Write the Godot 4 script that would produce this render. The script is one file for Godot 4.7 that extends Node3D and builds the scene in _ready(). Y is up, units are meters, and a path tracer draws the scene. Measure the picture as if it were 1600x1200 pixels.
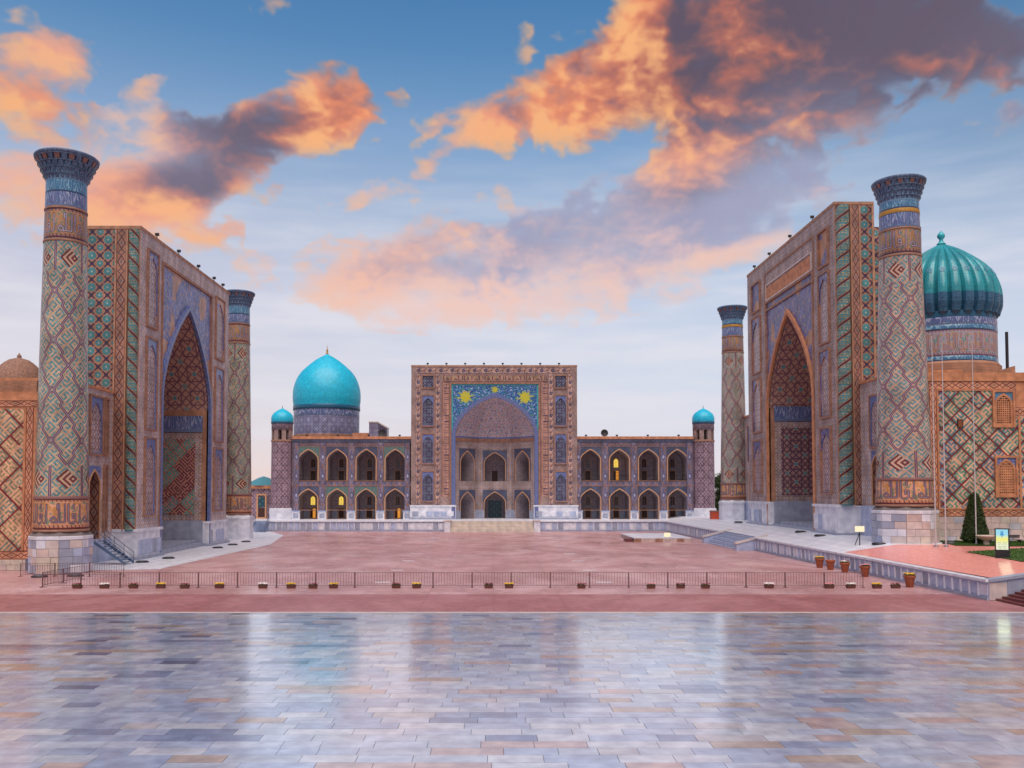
extends Node3D
# A square between three tiled madrasas at dusk. Depth runs along -Z; the eye stands at the origin, 7.2 m up.

const BRICK_RED := Color8(176, 104, 78)
var mats := {}
var names := {}
var rng := RandomNumberGenerator.new()
var soft := FastNoiseLite.new()
var fine := FastNoiseLite.new()


class Shape:
	var v := PackedVector3Array()
	var n := PackedVector3Array()
	var t := PackedVector2Array()
	var c := PackedColorArray()
	var k := PackedInt32Array()
	var tint := Color.WHITE

	func vert(p: Vector3, nn: Vector3, uv: Vector2) -> int:
		v.append(p)
		n.append(nn)
		t.append(uv)
		c.append(tint)
		return v.size() - 1

	# corners run counter-clockwise as seen from the front
	func quad(a: Vector3, b: Vector3, d: Vector3, e: Vector3, ua: Vector2, ub: Vector2, ud: Vector2, ue: Vector2) -> void:
		var nn := (b - a).cross(d - a)
		if nn.length_squared() < 1e-12:
			nn = (d - a).cross(e - a)
		nn = nn.normalized()
		var i := vert(a, nn, ua)
		vert(b, nn, ub)
		vert(d, nn, ud)
		vert(e, nn, ue)
		k.append_array(PackedInt32Array([i, i + 2, i + 1, i, i + 3, i + 2]))

	func tri(a: Vector3, b: Vector3, d: Vector3, ua := Vector2.ZERO, ub := Vector2(1, 0), ud := Vector2(0, 1)) -> void:
		var nn := (b - a).cross(d - a).normalized()
		var i := vert(a, nn, ua)
		vert(b, nn, ub)
		vert(d, nn, ud)
		k.append_array(PackedInt32Array([i, i + 2, i + 1]))

	# rectangle in a plane z, facing +z, uv in metres
	func face(x0: float, x1: float, y0: float, y1: float, z: float) -> void:
		quad(Vector3(x0, y0, z), Vector3(x1, y0, z), Vector3(x1, y1, z), Vector3(x0, y1, z), Vector2(x0, y0), Vector2(x1, y0), Vector2(x1, y1), Vector2(x0, y1))

	func hexa(p: Array) -> void:   # p: bottom ring 0-3 and top ring 4-7, both counter-clockwise from above starting front-left
		var f := [[0, 1, 5, 4], [1, 2, 6, 5], [2, 3, 7, 6], [3, 0, 4, 7], [4, 5, 6, 7], [3, 2, 1, 0]]
		for q in f:
			var a: Vector3 = p[q[0]]
			var b: Vector3 = p[q[1]]
			var d: Vector3 = p[q[2]]
			var e: Vector3 = p[q[3]]
			var w := (b - a).length()
			var h := (e - a).length()
			var o := Vector2(a.x + a.z, a.y)
			quad(a, b, d, e, o, o + Vector2(w, 0), o + Vector2(w, h), o + Vector2(0, h))

	func box(x0: float, x1: float, y0: float, y1: float, z0: float, z1: float) -> void:   # z0 back, z1 front
		hexa([Vector3(x0, y0, z1), Vector3(x1, y0, z1), Vector3(x1, y0, z0), Vector3(x0, y0, z0), Vector3(x0, y1, z1), Vector3(x1, y1, z1), Vector3(x1, y1, z0), Vector3(x0, y1, z0)])

	func chamfered(x0: float, x1: float, y0: float, y1: float, z0: float, z1: float, b: float) -> void:   # a block whose front edges are cut
		quad(Vector3(x0 + b, y0 + b, z1), Vector3(x1 - b, y0 + b, z1), Vector3(x1 - b, y1 - b, z1), Vector3(x0 + b, y1 - b, z1), Vector2(x0, y0), Vector2(x1, y0), Vector2(x1, y1), Vector2(x0, y1))
		var o := [Vector3(x0, y0, z1 - b), Vector3(x1, y0, z1 - b), Vector3(x1, y1, z1 - b), Vector3(x0, y1, z1 - b)]
		var i := [Vector3(x0 + b, y0 + b, z1), Vector3(x1 - b, y0 + b, z1), Vector3(x1 - b, y1 - b, z1), Vector3(x0 + b, y1 - b, z1)]
		for q in 4:
			var r := (q + 1) % 4
			var a: Vector3 = o[q]
			var d: Vector3 = o[r]
			quad(a, d, i[r], i[q], Vector2(a.x, a.y), Vector2(d.x, d.y), Vector2(d.x, d.y), Vector2(a.x, a.y))
			quad(Vector3(a.x, a.y, z0), Vector3(d.x, d.y, z0), d, a, Vector2(a.x, a.y), Vector2(d.x, d.y), Vector2(d.x, d.y + b), Vector2(a.x, a.y + b))

	# profile: [radius, height] from the bottom up; uv: u runs 0..1 round, v = height in metres
	func lathe(profile: Array, segs: int, centre := Vector3.ZERO, flat := false, turn := 0.0) -> void:
		var base := v.size()
		if flat:
			for j in profile.size() - 1:
				for s in segs:
					var a0 := turn + TAU * s / segs
					var a1 := turn + TAU * (s + 1) / segs
					var p0: Array = profile[j]
					var p1: Array = profile[j + 1]
					quad(centre + Vector3(sin(a0) * p0[0], p0[1], cos(a0) * p0[0]), centre + Vector3(sin(a1) * p0[0], p0[1], cos(a1) * p0[0]), centre + Vector3(sin(a1) * p1[0], p1[1], cos(a1) * p1[0]), centre + Vector3(sin(a0) * p1[0], p1[1], cos(a0) * p1[0]), Vector2(p0[0] * a0, p0[1]), Vector2(p0[0] * a1, p0[1]), Vector2(p1[0] * a1, p1[1]), Vector2(p1[0] * a0, p1[1]))
			return
		for j in profile.size():
			var lo: Array = profile[maxi(j - 1, 0)]
			var hi: Array = profile[mini(j + 1, profile.size() - 1)]
			var slope := Vector2(hi[1] - lo[1], lo[0] - hi[0])
			if slope.length() < 1e-6:
				slope = Vector2(1, 0)
			slope = slope.normalized()
			for s in segs + 1:
				var a := turn + TAU * s / segs
				vert(centre + Vector3(sin(a) * profile[j][0], profile[j][1], cos(a) * profile[j][0]), Vector3(sin(a) * slope.x, slope.y, cos(a) * slope.x), Vector2(float(s) / segs, profile[j][1]))
		for j in profile.size() - 1:
			for s in segs:
				var i := base + j * (segs + 1) + s
				var u := i + segs + 1
				k.append_array(PackedInt32Array([i, u + 1, i + 1, i, u, u + 1]))

	func tube(a: Vector3, b: Vector3, r0: float, r1: float, segs := 6) -> void:
		var d := (b - a).normalized()
		var s := d.cross(Vector3.RIGHT if absf(d.x) < 0.8 else Vector3.UP).normalized()
		var w := d.cross(s)
		for i in segs:
			var p := s * cos(TAU * i / segs) + w * sin(TAU * i / segs)
			var q := s * cos(TAU * (i + 1) / segs) + w * sin(TAU * (i + 1) / segs)
			quad(a + p * r0, a + q * r0, b + q * r1, b + p * r1, Vector2(i, 0), Vector2(i + 1, 0), Vector2(i + 1, 1), Vector2(i, 1))
			tri(b + p * r1, b + q * r1, b)

	# a wall plate facing +z with a pointed opening
	func arch_plate(x0: float, x1: float, y0: float, y1: float, z: float, a: Dictionary) -> void:
		var cx: float = a.x
		var w: float = a.w
		if cx - w > x0 + 0.001:
			face(x0, cx - w, y0, y1, z)
		if x1 > cx + w + 0.001:
			face(cx + w, x1, y0, y1, z)
		if a.base > y0 + 0.001:
			face(cx - w, cx + w, y0, a.base, z)
		var p := Shape.arch_points(a)
		for i in p.size() - 1:
			var q: Vector2 = p[i]
			var r: Vector2 = p[i + 1]
			quad(Vector3(q.x, q.y, z), Vector3(r.x, r.y, z), Vector3(r.x, y1, z), Vector3(q.x, y1, z), q, r, Vector2(r.x, y1), Vector2(q.x, y1))

	func arch_fill(a: Dictionary, z: float, shrink := 0.0) -> void:
		var b := a.duplicate()
		b.w -= shrink
		b.rise -= shrink
		var p := Shape.arch_points(b)
		for i in p.size() - 1:
			var q: Vector2 = p[i]
			var r: Vector2 = p[i + 1]
			quad(Vector3(q.x, a.base, z), Vector3(r.x, a.base, z), Vector3(r.x, r.y, z), Vector3(q.x, q.y, z), Vector2(q.x, a.base), Vector2(r.x, a.base), r, q)

	# jambs, soffit and sill of an opening between two planes
	func arch_reveal(a: Dictionary, z_back: float, z_front: float, sill := true, only := 0) -> void:
		var p := Shape.arch_points(a)
		var line := PackedVector2Array()
		if only != 2:
			line.append(Vector2(a.x - a.w, a.base))
			line.append(p[0])
			strip(line, z_back, z_front)
			strip(PackedVector2Array([p[p.size() - 1], Vector2(a.x + a.w, a.base)]), z_back, z_front)
			if sill:
				strip(PackedVector2Array([Vector2(a.x + a.w, a.base), Vector2(a.x - a.w, a.base)]), z_back, z_front)
		if only != 1:
			strip(p, z_back, z_front)

	func strip(p: PackedVector2Array, z_back: float, z_front: float) -> void:
		var run := 0.0
		for i in p.size() - 1:
			var q := p[i]
			var r := p[i + 1]
			var step := q.distance_to(r)
			quad(Vector3(q.x, q.y, z_back), Vector3(r.x, r.y, z_back), Vector3(r.x, r.y, z_front), Vector3(q.x, q.y, z_front), Vector2(z_back, q.y + 0.0), Vector2(z_back, r.y), Vector2(z_front, r.y), Vector2(z_front, q.y))
			run += step

	# a raised band of the given width round an opening; uv: along, across
	func arch_band(a: Dictionary, width: float, z_back: float, z_front: float) -> void:
		var p := PackedVector2Array([Vector2(a.x - a.w, a.base)])
		p.append_array(Shape.arch_points(a))
		p.append(Vector2(a.x + a.w, a.base))
		var o := PackedVector2Array()
		for i in p.size():
			var d := (p[mini(i + 1, p.size() - 1)] - p[maxi(i - 1, 0)]).normalized()
			if i == 0 or i == p.size() - 1:
				d = (p[1] - p[0]).normalized() if i == 0 else (p[i] - p[i - 1]).normalized()
			var m := Vector2(-d.y, d.x)
			if absf(p[i].x - a.x) < 1e-4:
				m = Vector2(0, 1.25)
			o.append(p[i] + m * width)
		var run := 0.0
		for i in p.size() - 1:
			var step := p[i].distance_to(p[i + 1])
			var q := Vector3(p[i].x, p[i].y, z_front)
			var r := Vector3(p[i + 1].x, p[i + 1].y, z_front)
			var s := Vector3(o[i + 1].x, o[i + 1].y, z_front)
			var u := Vector3(o[i].x, o[i].y, z_front)
			var down := Vector3(0, 0, z_back - z_front)
			quad(q, r, s, u, Vector2(run, 0), Vector2(run + step, 0), Vector2(run + step, width), Vector2(run, width))
			quad(q + down, r + down, r, q, Vector2(run, 0), Vector2(run + step, 0), Vector2(run + step, 0.1), Vector2(run, 0.1))
			quad(u, s, s + down, u + down, Vector2(run, 0), Vector2(run + step, 0), Vector2(run + step, 0.1), Vector2(run, 0.1))
			run += step

	# an open rectangular frame lying on a wall
	func frame(x0: float, x1: float, y0: float, y1: float, b: float, z0: float, z1: float) -> void:
		box(x0, x0 + b, y0, y1, z0, z1)
		box(x1 - b, x1, y0, y1, z0, z1)
		box(x0 + b, x1 - b, y1 - b, y1, z0, z1)
		box(x0 + b, x1 - b, y0, y0 + b, z0, z1)

	static func arch_points(a: Dictionary) -> PackedVector2Array:
		var out := PackedVector2Array()
		var steps: int = a.get("steps", 12)
		var mix: float = a.get("round", 0.6)
		for i in range(-steps, steps + 1):
			var q := 1.0 - absf(i) / steps
			var g := q * q
			var t := lerpf(g, q, 0.35)
			out.append(Vector2(a.x + a.w * (1.0 - t) * signf(i), a.spring + a.rise * (mix * sqrt(maxf(0.0, 1.0 - (1.0 - t) * (1.0 - t))) + (1.0 - mix) * t)))
		return out

	func mesh() -> ArrayMesh:
		var s := []
		s.resize(Mesh.ARRAY_MAX)
		s[Mesh.ARRAY_VERTEX] = v
		s[Mesh.ARRAY_NORMAL] = n
		s[Mesh.ARRAY_TEX_UV] = t
		s[Mesh.ARRAY_COLOR] = c
		s[Mesh.ARRAY_INDEX] = k
		var m := ArrayMesh.new()
		m.add_surface_from_arrays(Mesh.PRIMITIVE_TRIANGLES, s)
		return m


# ---------------------------------------------------------------- nodes
func at(x: float, y: float, depth: float) -> Vector3:
	return Vector3(x, y, -depth)


func numbered(called: String) -> String:
	names[called] = names.get(called, -1) + 1
	return called if names[called] == 0 else "%s_%03d" % [called, names[called]]


func tag(o: Node3D, label: String, category: String, group := "", kind := "") -> Node3D:
	if label:
		o.set_meta("label", label)
	if category:
		o.set_meta("category", category)
	if group:
		o.set_meta("group", group)
	if kind:
		o.set_meta("kind", kind)
	return o


func thing(called: String, label: String, category: String, where := Vector3.ZERO, turn := 0.0, group := "") -> Node3D:
	var o := Node3D.new()
	o.name = numbered(called)
	add_child(o)
	o.position = where
	o.rotation_degrees.y = turn
	tag(o, label, category, group)
	return o


func part(called: String, m, material: Material, parent: Node = self, where := Vector3.ZERO) -> MeshInstance3D:
	var o := MeshInstance3D.new()
	o.mesh = m.mesh() if m is Shape else m
	o.material_override = material
	o.position = where
	o.name = numbered(called) if parent == self else called
	parent.add_child(o, true)
	return o


func structure(called: String, m, material: Material, label: String) -> MeshInstance3D:
	var o := part(called, m, material)
	tag(o, label, "", "", "structure")
	return o


func copy(o: Node3D, called: String, label := "") -> Node3D:
	var c := o.duplicate()
	c.name = numbered(called)
	add_child(c)
	if label:
		c.set_meta("label", label)
	return c


func boxed(x0: float, x1: float, y0: float, y1: float, z0: float, z1: float) -> Shape:
	var s := Shape.new()
	s.box(x0, x1, y0, y1, z0, z1)
	return s


# ---------------------------------------------------------------- surfaces
func noise01(a: int, b: int, s: int) -> float:
	var m := (a * 374761393 + b * 668265263 + s * 974711) & 0x7fffffff
	m = ((m ^ (m >> 13)) * 1274126177) & 0x7fffffff
	return float((m ^ (m >> 16)) & 0xffff) / 65535.0


func paint(w: int, h: int, f: Callable) -> ImageTexture:   # f(x, y) with y upwards
	var b := PackedByteArray()
	b.resize(w * h * 3)
	var i := 0
	for y in h:
		for x in w:
			var c: Color = f.call(x, y)
			b[i] = clampi(int(c.r * 255.0), 0, 255)
			b[i + 1] = clampi(int(c.g * 255.0), 0, 255)
			b[i + 2] = clampi(int(c.b * 255.0), 0, 255)
			i += 3
	return ImageTexture.create_from_image(Image.create_from_data(w, h, false, Image.FORMAT_RGB8, b))


func speckle(freq: float, lo: Color, hi: Color, size := 256, octaves := 4, seed_ := 1, kind := FastNoiseLite.TYPE_SIMPLEX_SMOOTH) -> NoiseTexture2D:
	var f := FastNoiseLite.new()
	f.noise_type = kind
	f.frequency = freq
	f.fractal_octaves = octaves
	f.seed = seed_
	var g := Gradient.new()
	g.set_color(0, lo)
	g.set_color(1, hi)
	var t := NoiseTexture2D.new()
	t.width = size
	t.height = size
	t.seamless = true
	t.noise = f
	t.color_ramp = g
	return t


func mat(called: String, color: Color, rough := 0.7, texture: Texture2D = null, scale := Vector2.ONE, triplanar := false) -> StandardMaterial3D:
	var m := StandardMaterial3D.new()
	m.resource_name = called
	m.albedo_color = color
	m.roughness = rough
	if texture:
		m.albedo_texture = texture
		m.uv1_scale = Vector3(scale.x, scale.y, scale.x)
		if triplanar:
			m.uv1_triplanar = true
			m.uv1_world_triplanar = true
	mats[called] = m
	return m


func ridge(p: float) -> float:   # distance to the nearest whole number
	return absf(p - roundf(p))


func segment(p: Vector2, a: Vector2, b: Vector2) -> float:
	var d := b - a
	return p.distance_to(a + d * clampf((p - a).dot(d) / maxf(d.length_squared(), 1e-6), 0.0, 1.0))


# ---------------------------------------------------------------- sky
const CW := 1024
const CH := 300
var dens := PackedFloat32Array()
var warm := PackedFloat32Array()
var pale := PackedFloat32Array()


func puff(az: float, el: float, ra: float, re: float, turn: float, thick: float, w: float, p: float) -> void:
	var reach := maxf(ra, re) * 1.5
	var ct := cos(deg_to_rad(turn))
	var st := sin(deg_to_rad(turn))
	for j in range(maxi(0, int((el - reach) / 90.0 * 256.0) + 20), mini(CH - 1, int((el + reach) / 90.0 * 256.0) + 21)):
		var e := (j - 20 + 0.5) / 256.0 * 90.0
		for i in range(int((az - reach) / 360.0 * CW), int((az + reach) / 360.0 * CW) + 1):
			var a := (i + 0.5) / CW * 360.0
			var dx := a - az
			var dy := e - el
			var q := Vector2((dx * ct + dy * st) / ra, (dy * ct - dx * st) / re).length()
			if q < 1.5:
				var f := 1.0 - q / 1.5
				f = f * f * (3.0 - 2.0 * f) * thick
				var k := j * CW + posmod(i, CW)
				dens[k] += f
				warm[k] += f * w
				pale[k] += f * p


func field(a: PackedFloat32Array, az: float, el: float) -> float:
	var x := az / 360.0 * CW - 0.5
	var y := clampf(el / 90.0 * 256.0 + 20.0 - 0.5, 0.0, CH - 2.0)
	var i := floori(x)
	var j := floori(y)
	var fx := x - i
	var fy := y - j
	var i0 := posmod(i, CW)
	var i1 := posmod(i + 1, CW)
	return lerpf(lerpf(a[j * CW + i0], a[j * CW + i1], fx), lerpf(a[(j + 1) * CW + i0], a[(j + 1) * CW + i1], fx), fy)


var sky_ramp: Array = [[-90.0, Color8(120, 112, 116)], [-1.0, Color8(205, 200, 208)], [0.0, Color8(232, 216, 216)], [3.0, Color8(222, 220, 230)], [7.0, Color8(210, 218, 234)], [12.0, Color8(194, 207, 230)], [17.0, Color8(164, 186, 216)], [22.0, Color8(124, 160, 202)], [27.0, Color8(88, 136, 184)], [31.0, Color8(72, 122, 174)], [50.0, Color8(66, 112, 168)], [90.0, Color8(62, 104, 160)]]


func sky_at(az: float, el: float) -> Color:
	var base: Color = sky_ramp[0][1]
	for i in sky_ramp.size() - 1:
		if el >= sky_ramp[i][0] and el <= sky_ramp[i + 1][0]:
			base = sky_ramp[i][1].lerp(sky_ramp[i + 1][1], (el - sky_ramp[i][0]) / (sky_ramp[i + 1][0] - sky_ramp[i][0]))
	if el < -1.0:
		return base
	# the west, where the sun went down, is rosy low over the ground
	var west := 0.5 - 0.5 * sin(deg_to_rad(az))
	base = base.lerp(Color8(255, 205, 178), clampf(west * 1.5 - 0.62, 0.0, 1.0) * exp(-maxf(el, 0.0) / 6.5) * 0.85)
	base = base.lerp(Color8(226, 205, 214), clampf(west * 1.5 - 0.6, 0.0, 1.0) * 0.55 * exp(-pow((el - 13.0) / 9.0, 2.0)))
	# towards the east the evening is already darker
	base = base * (1.0 - 0.16 * smoothstep(0.45, 0.05, west) * smoothstep(8.0, 26.0, el))
	var d := heading(az, el)
	var streak := soft.get_noise_3d(d.x * 9.0, d.y * 46.0, d.z * 9.0) + 0.5 * fine.get_noise_3d(d.x * 30.0, d.y * 120.0, d.z * 30.0)
	base = base.lerp(Color8(228, 226, 234), clampf(0.3 + streak * 0.75, 0.0, 0.68) * smoothstep(25.0, 9.0, el))
	var t := field(dens, az, el)
	if t < 0.02:
		return base
	var w := field(warm, az, el) / t
	var p := field(pale, az, el) / t
	var s := thickness(t, d)
	if s < 0.16:
		return base
	# the side turned to the low sun, left and below, is lit
	var s2 := thickness(field(dens, az - 1.1, el - 0.75), heading(az - 1.1, el - 0.75))
	var cover := 1.0 - exp(-(s - 0.16) * (3.4 - 1.3 * p))
	var lit := clampf(w * 1.05 - 0.06 + (s - s2) * 0.6 - (s - 0.9) * 0.2, 0.0, 1.0)
	lit = smoothstep(0.05, 0.95, lit)
	var glow := Color8(238, 144, 106).lerp(Color8(240, 200, 190), p)
	glow = glow.lerp(Color8(255, 196, 132), clampf((s - s2) * 1.6, 0.0, 0.7) * (1.0 - p * 0.95))
	var core := Color8(98, 86, 102).lerp(Color8(164, 164, 192), p)
	var mid := Color8(176, 108, 98).lerp(Color8(206, 184, 194), p)
	var body := core.lerp(mid, clampf(lit * 2.0, 0.0, 1.0)).lerp(glow, clampf(lit * 2.0 - 1.0, 0.0, 1.0))
	body = body.lerp(glow.lerp(base, 0.35), smoothstep(0.55, 0.2, s) * 0.6)
	return base.lerp(body, clampf(cover, 0.0, 0.97))


func heading(az: float, el: float) -> Vector3:
	var a := deg_to_rad(az)
	var e := deg_to_rad(el)
	return Vector3(sin(a) * cos(e), sin(e) * 1.6, -cos(a) * cos(e))


func thickness(t: float, d: Vector3) -> float:
	var bend := Vector3(fine.get_noise_3dv(d * 34.0), fine.get_noise_3dv(d * 34.0 + Vector3(40, 0, 0)) * 0.5, 0)
	return t * 0.95 - 0.06 + soft.get_noise_3dv(d * 23.0 + bend * 2.8) * 0.95 + fine.get_noise_3dv(d * 130.0 + bend * 3.4) * 0.26


func make_sky() -> Sky:
	dens.resize(CW * CH)
	warm.resize(CW * CH)
	pale.resize(CW * CH)
	# clouds over the square: azimuth, elevation, half width, half height and tilt in degrees, thickness, lit share, paleness
	for b in [[-1.1, 22.7, 3.7, 1.39, 8, 1.0, 1.0, 0.35], [3.8, 23.5, 4.9, 2.24, 14, 1.1, 0.95, 0.05], [7.6, 24.9, 5.3, 3.06, 25, 1.1, 0.72, 0], [10.3, 27.7, 2.9, 3.06, 0, 1.0, 0.95, 0], [13.3, 25.4, 5.7, 3.67, 20, 1.1, 0.3, 0], [16.9, 27.7, 5.3, 2.45, -20, 1.0, 0.7, 0],
			[16.8, 25.4, 3.7, 1.22, 35, 0.5, 1.0, 0], [21.0, 25.6, 6.5, 3.47, 0, 1.1, 0.1, 0.05], [26.0, 25.4, 6.1, 3.06, -5, 1.1, 0.02, 0.1], [29.8, 23.9, 2.9, 1.55, -10, 0.9, 0.0, 0.2], [16.4, 22.1, 4.1, 2.24, 0, 0.8, 0.55, 0.3], [21.0, 22.5, 3.3, 2.24, 0, 0.7, 0.25, 0.4],
			[12.8, 19.6, 3.5, 1.88, 10, 1.0, 0.9, 0.4], [17.3, 18.4, 3.9, 2.04, 0, 0.85, 0.08, 0.9], [10.2, 18.0, 3.3, 1.84, 0, 0.7, 0.2, 0.9], [-4.6, 15.5, 4.9, 2.04, 30, 0.9, 0.72, 0.7], [-8.7, 13.8, 4.5, 2.12, 22, 0.75, 0.85, 0.8], [-0.4, 14.8, 4.5, 1.88, 20, 0.9, 0.42, 0.9],
			[4.6, 15.8, 4.9, 1.88, 10, 0.9, 0.3, 0.9], [9.8, 15.0, 4.5, 2.12, 10, 0.8, 0.4, 0.95], [3.3, 13.0, 11.0, 1.96, 5, 0.6, 0.85, 1.0], [-3.3, 12.2, 9.8, 1.63, 0, 0.5, 0.95, 1.0], [-6.9, 18.7, 3.5, 0.9, 15, 0.6, 0.95, 0.7], [12.6, 16.4, 3.3, 1.71, 0, 0.75, 0.3, 0.95],
			[15.6, 16.9, 4.5, 1.71, 10, 0.6, 0.1, 1.0], [6.3, 19.1, 2.0, 0.73, 35, 0.55, 0.0, 0.9], [-3.4, 21.1, 2.4, 0.65, 35, 0.6, 1.0, 0.5], [-17.4, 21.1, 3.3, 1.8, 5, 1.15, 0.05, 0.2], [-13.7, 22.0, 3.3, 1.96, 5, 1.0, 0.35, 0.15], [-10.0, 22.8, 3.7, 2.29, 0, 1.15, 0.9, 0.02],
			[-15.3, 23.2, 1.8, 0.73, 30, 0.7, 1.0, 0.25], [-12.7, 24.4, 1.6, 0.49, 10, 0.5, 1.0, 0.4], [-19.4, 18.2, 3.5, 1.39, 10, 1.1, 0.08, 0.25], [-22.0, 17.2, 4.1, 1.8, 10, 1.0, 0.92, 0.2], [-16.2, 18.9, 2.0, 1.39, 0, 0.85, 0.85, 0.2], [-19.0, 16.3, 2.4, 1.88, -20, 0.75, 1.0, 0.4],
			[-23.7, 16.1, 4.1, 2.61, 0, 0.65, 1.0, 0.5], [-20.7, 20.0, 3.7, 2.04, 0, 0.55, 0.85, 0.8], [-28.6, 21.2, 3.6, 1.7, -10, 0.85, 1.0, 0.15], [-27.2, 24.3, 2.4, 1.39, 20, 0.85, 1.0, 0.4], [-26.2, 24.0, 1.2, 1.22, 0, 0.5, 1.0, 0.4], [-28.8, 17.0, 6.5, 2.69, 0, 0.65, 0.95, 0.6],
			[-29.2, 25.8, 1.0, 0.49, 0, 0.6, 1.0, 0.5], [-14.1, 28.7, 1.6, 0.49, 0, 0.7, 1.0, 0.3], [-21.4, 23.4, 1.6, 0.41, 20, 0.42, 1.0, 0.6], [2.3, 26.8, 0.8, 1.22, 0, 0.5, 1.0, 0.3], [4.2, 27.5, 1.2, 0.41, 0, 0.45, 0.9, 0.5], [-15.9, 13.5, 2.0, 1.02, 0, 0.4, 1.0, 0.8],
			[17.5, 15.4, 2.9, 0.65, 10, 0.5, 0.9, 0.9], [14.4, 14.3, 2.4, 0.82, 5, 0.5, 0.95, 0.9], [30.2, 20.1, 2.4, 0.65, 5, 0.5, 0.0, 0.7]]:
		puff(b[0], b[1], b[2], b[3], b[4], b[5], b[6], b[7])
	# the same kind of broken cloud goes on all round
	rng.seed = 77
	for i in 70:
		var az := rng.randf_range(54.0, 306.0)
		var el := rng.randf_range(5.0, 70.0)
		var size := rng.randf_range(3.0, 9.0)
		var lit := rng.randf_range(0.0, 1.0)
		var p := rng.randf_range(0.0, 1.0)
		for j in 4:
			puff(az + rng.randf_range(-size, size) / cos(deg_to_rad(el)), el + rng.randf_range(-0.4, 0.4) * size, size / cos(deg_to_rad(el)), size * 0.45, rng.randf_range(-5, 25), rng.randf_range(0.5, 0.9), clampf(lit + rng.randf_range(-0.4, 0.4), 0, 1), p)
	for i in 26:
		puff(rng.randf_range(-45.0, 45.0), rng.randf_range(36.0, 75.0), rng.randf_range(5, 12), rng.randf_range(2, 4), rng.randf_range(-10, 25), rng.randf_range(0.4, 0.9), rng.randf(), rng.randf())
	var im := Image.create(CW, CW / 2, false, Image.FORMAT_RGB8)
	for y in CW / 2:
		var el := 90.0 - (y + 0.5) / (CW / 2) * 180.0
		if el < -4.0:
			im.fill_rect(Rect2i(0, y, CW, CW / 2 - y), sky_ramp[0][1])
			break
		for x in CW:
			var az := (x + 0.5) / CW * 360.0
			im.set_pixel(x, y, sky_at(az if az < 180.0 else az - 360.0, el))
	im.resize(4096, 2048, Image.INTERPOLATE_CUBIC)
	for y in range(640, 1040):   # the same sky, sampled more finely ahead
		var el := 90.0 - (y + 0.5) / 2048.0 * 180.0
		for x in range(-400, 400):
			im.set_pixel(posmod(x, 4096), y, sky_at((x + 0.5) / 4096.0 * 360.0, el))
	var pm := PanoramaSkyMaterial.new()
	pm.energy_multiplier = 0.86
	pm.panorama = ImageTexture.create_from_image(im)
	var sky := Sky.new()
	sky.sky_material = pm
	return sky


# ---------------------------------------------------------------- tiled surfaces
const GLYPHS := ["#.#.###", "#.#.#.#", "#.#.###", "#.#....", "#.#####", "#......", "#######",
	"###.###", "#.#.#..", "#.#.###", "..#...#", "###.###", "#...#..", "###.#.#",
	"###.#.#", "#.#.#.#", "#.###.#", "#.....#", "###.###", "..#.#..", "#.#.###",
	"#.#.#.#", "#.#.#.#", "#.#.#.#", "#.#.###", "#.#....", "#.#####", "#......"]


func glyph(set_: int, i: int, j: int, turn: int) -> bool:
	var a := i
	var b := j
	if turn & 1:
		a = j
		b = 6 - i
	if turn & 2:
		a = 6 - a
		b = 6 - b
	return GLYPHS[(set_ % 4) * 7 + b][a] == "#"


# diagonal square script in framed blocks, glazed bricks on plain ones
func kufic_wall(seed_: int, ground: Color, line: Color, inks: Array, join := 0.55) -> ImageTexture:
	var cell := 0.165
	return paint(896, 576, func(x: int, y: int) -> Color:
		var mx := x / 32.0
		var my := y / 32.0
		var a := floori((mx + my) / 1.4142 / cell)
		var b := floori((mx - my) / 1.4142 / cell)
		var ba := floori(a / 8.0)
		var bb := floori(b / 8.0)
		var i := a - ba * 8
		var j := b - bb * 8
		var shade := 0.93 + 0.14 * noise01(a, b, seed_)
		# blocks pair up along one diagonal or the other
		var pair := noise01(floori(ba / 2.0), bb, seed_ + 5)
		var pair2 := noise01(ba, floori(bb / 2.0), seed_ + 6)
		var joined_a := posmod(ba, 2) == 1 and pair > join
		var joined_b := posmod(bb, 2) == 1 and pair2 > join + 0.05
		if (i == 0 and not joined_a) or (j == 0 and not joined_b):
			return line * (0.85 + 0.25 * noise01(a, b, 3))
		if i == 0 or j == 0:
			return ground * shade
		var g := int(noise01(ba, bb, seed_ + 1) * 3.99)
		var r := int(noise01(ba, bb, seed_ + 2) * 3.99)
		if glyph(g, i - 1, j - 1, r):
			var c: Color = inks[int(noise01(floori(ba / 2.0), bb, seed_ + 3) * (inks.size() - 0.01))]
			return c * (0.84 + 0.3 * noise01(a, b, seed_ + 9))
		return ground * shade)


func medallion(p: Vector2, r: float) -> int:   # 0 outside, 1 ground, 2 stroke: a small square of script set on its corner
	var a := (p.x + p.y) / 1.4142
	var b := (p.x - p.y) / 1.4142
	var i := floori((a / r * 0.5 + 0.5) * 7.0)
	var j := floori((b / r * 0.5 + 0.5) * 7.0)
	if i < 0 or j < 0 or i > 6 or j > 6:
		return 0
	return 2 if glyph(0, i, j, 1) else 1


const SMALL := ["#####", "#...#", "#.#.#", "#.###", "#....", "###.#", "#.#.#", "#.###", "#....", "#####", "#.###", "#.#.#", "###.#", "....#", "#####"]


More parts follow.
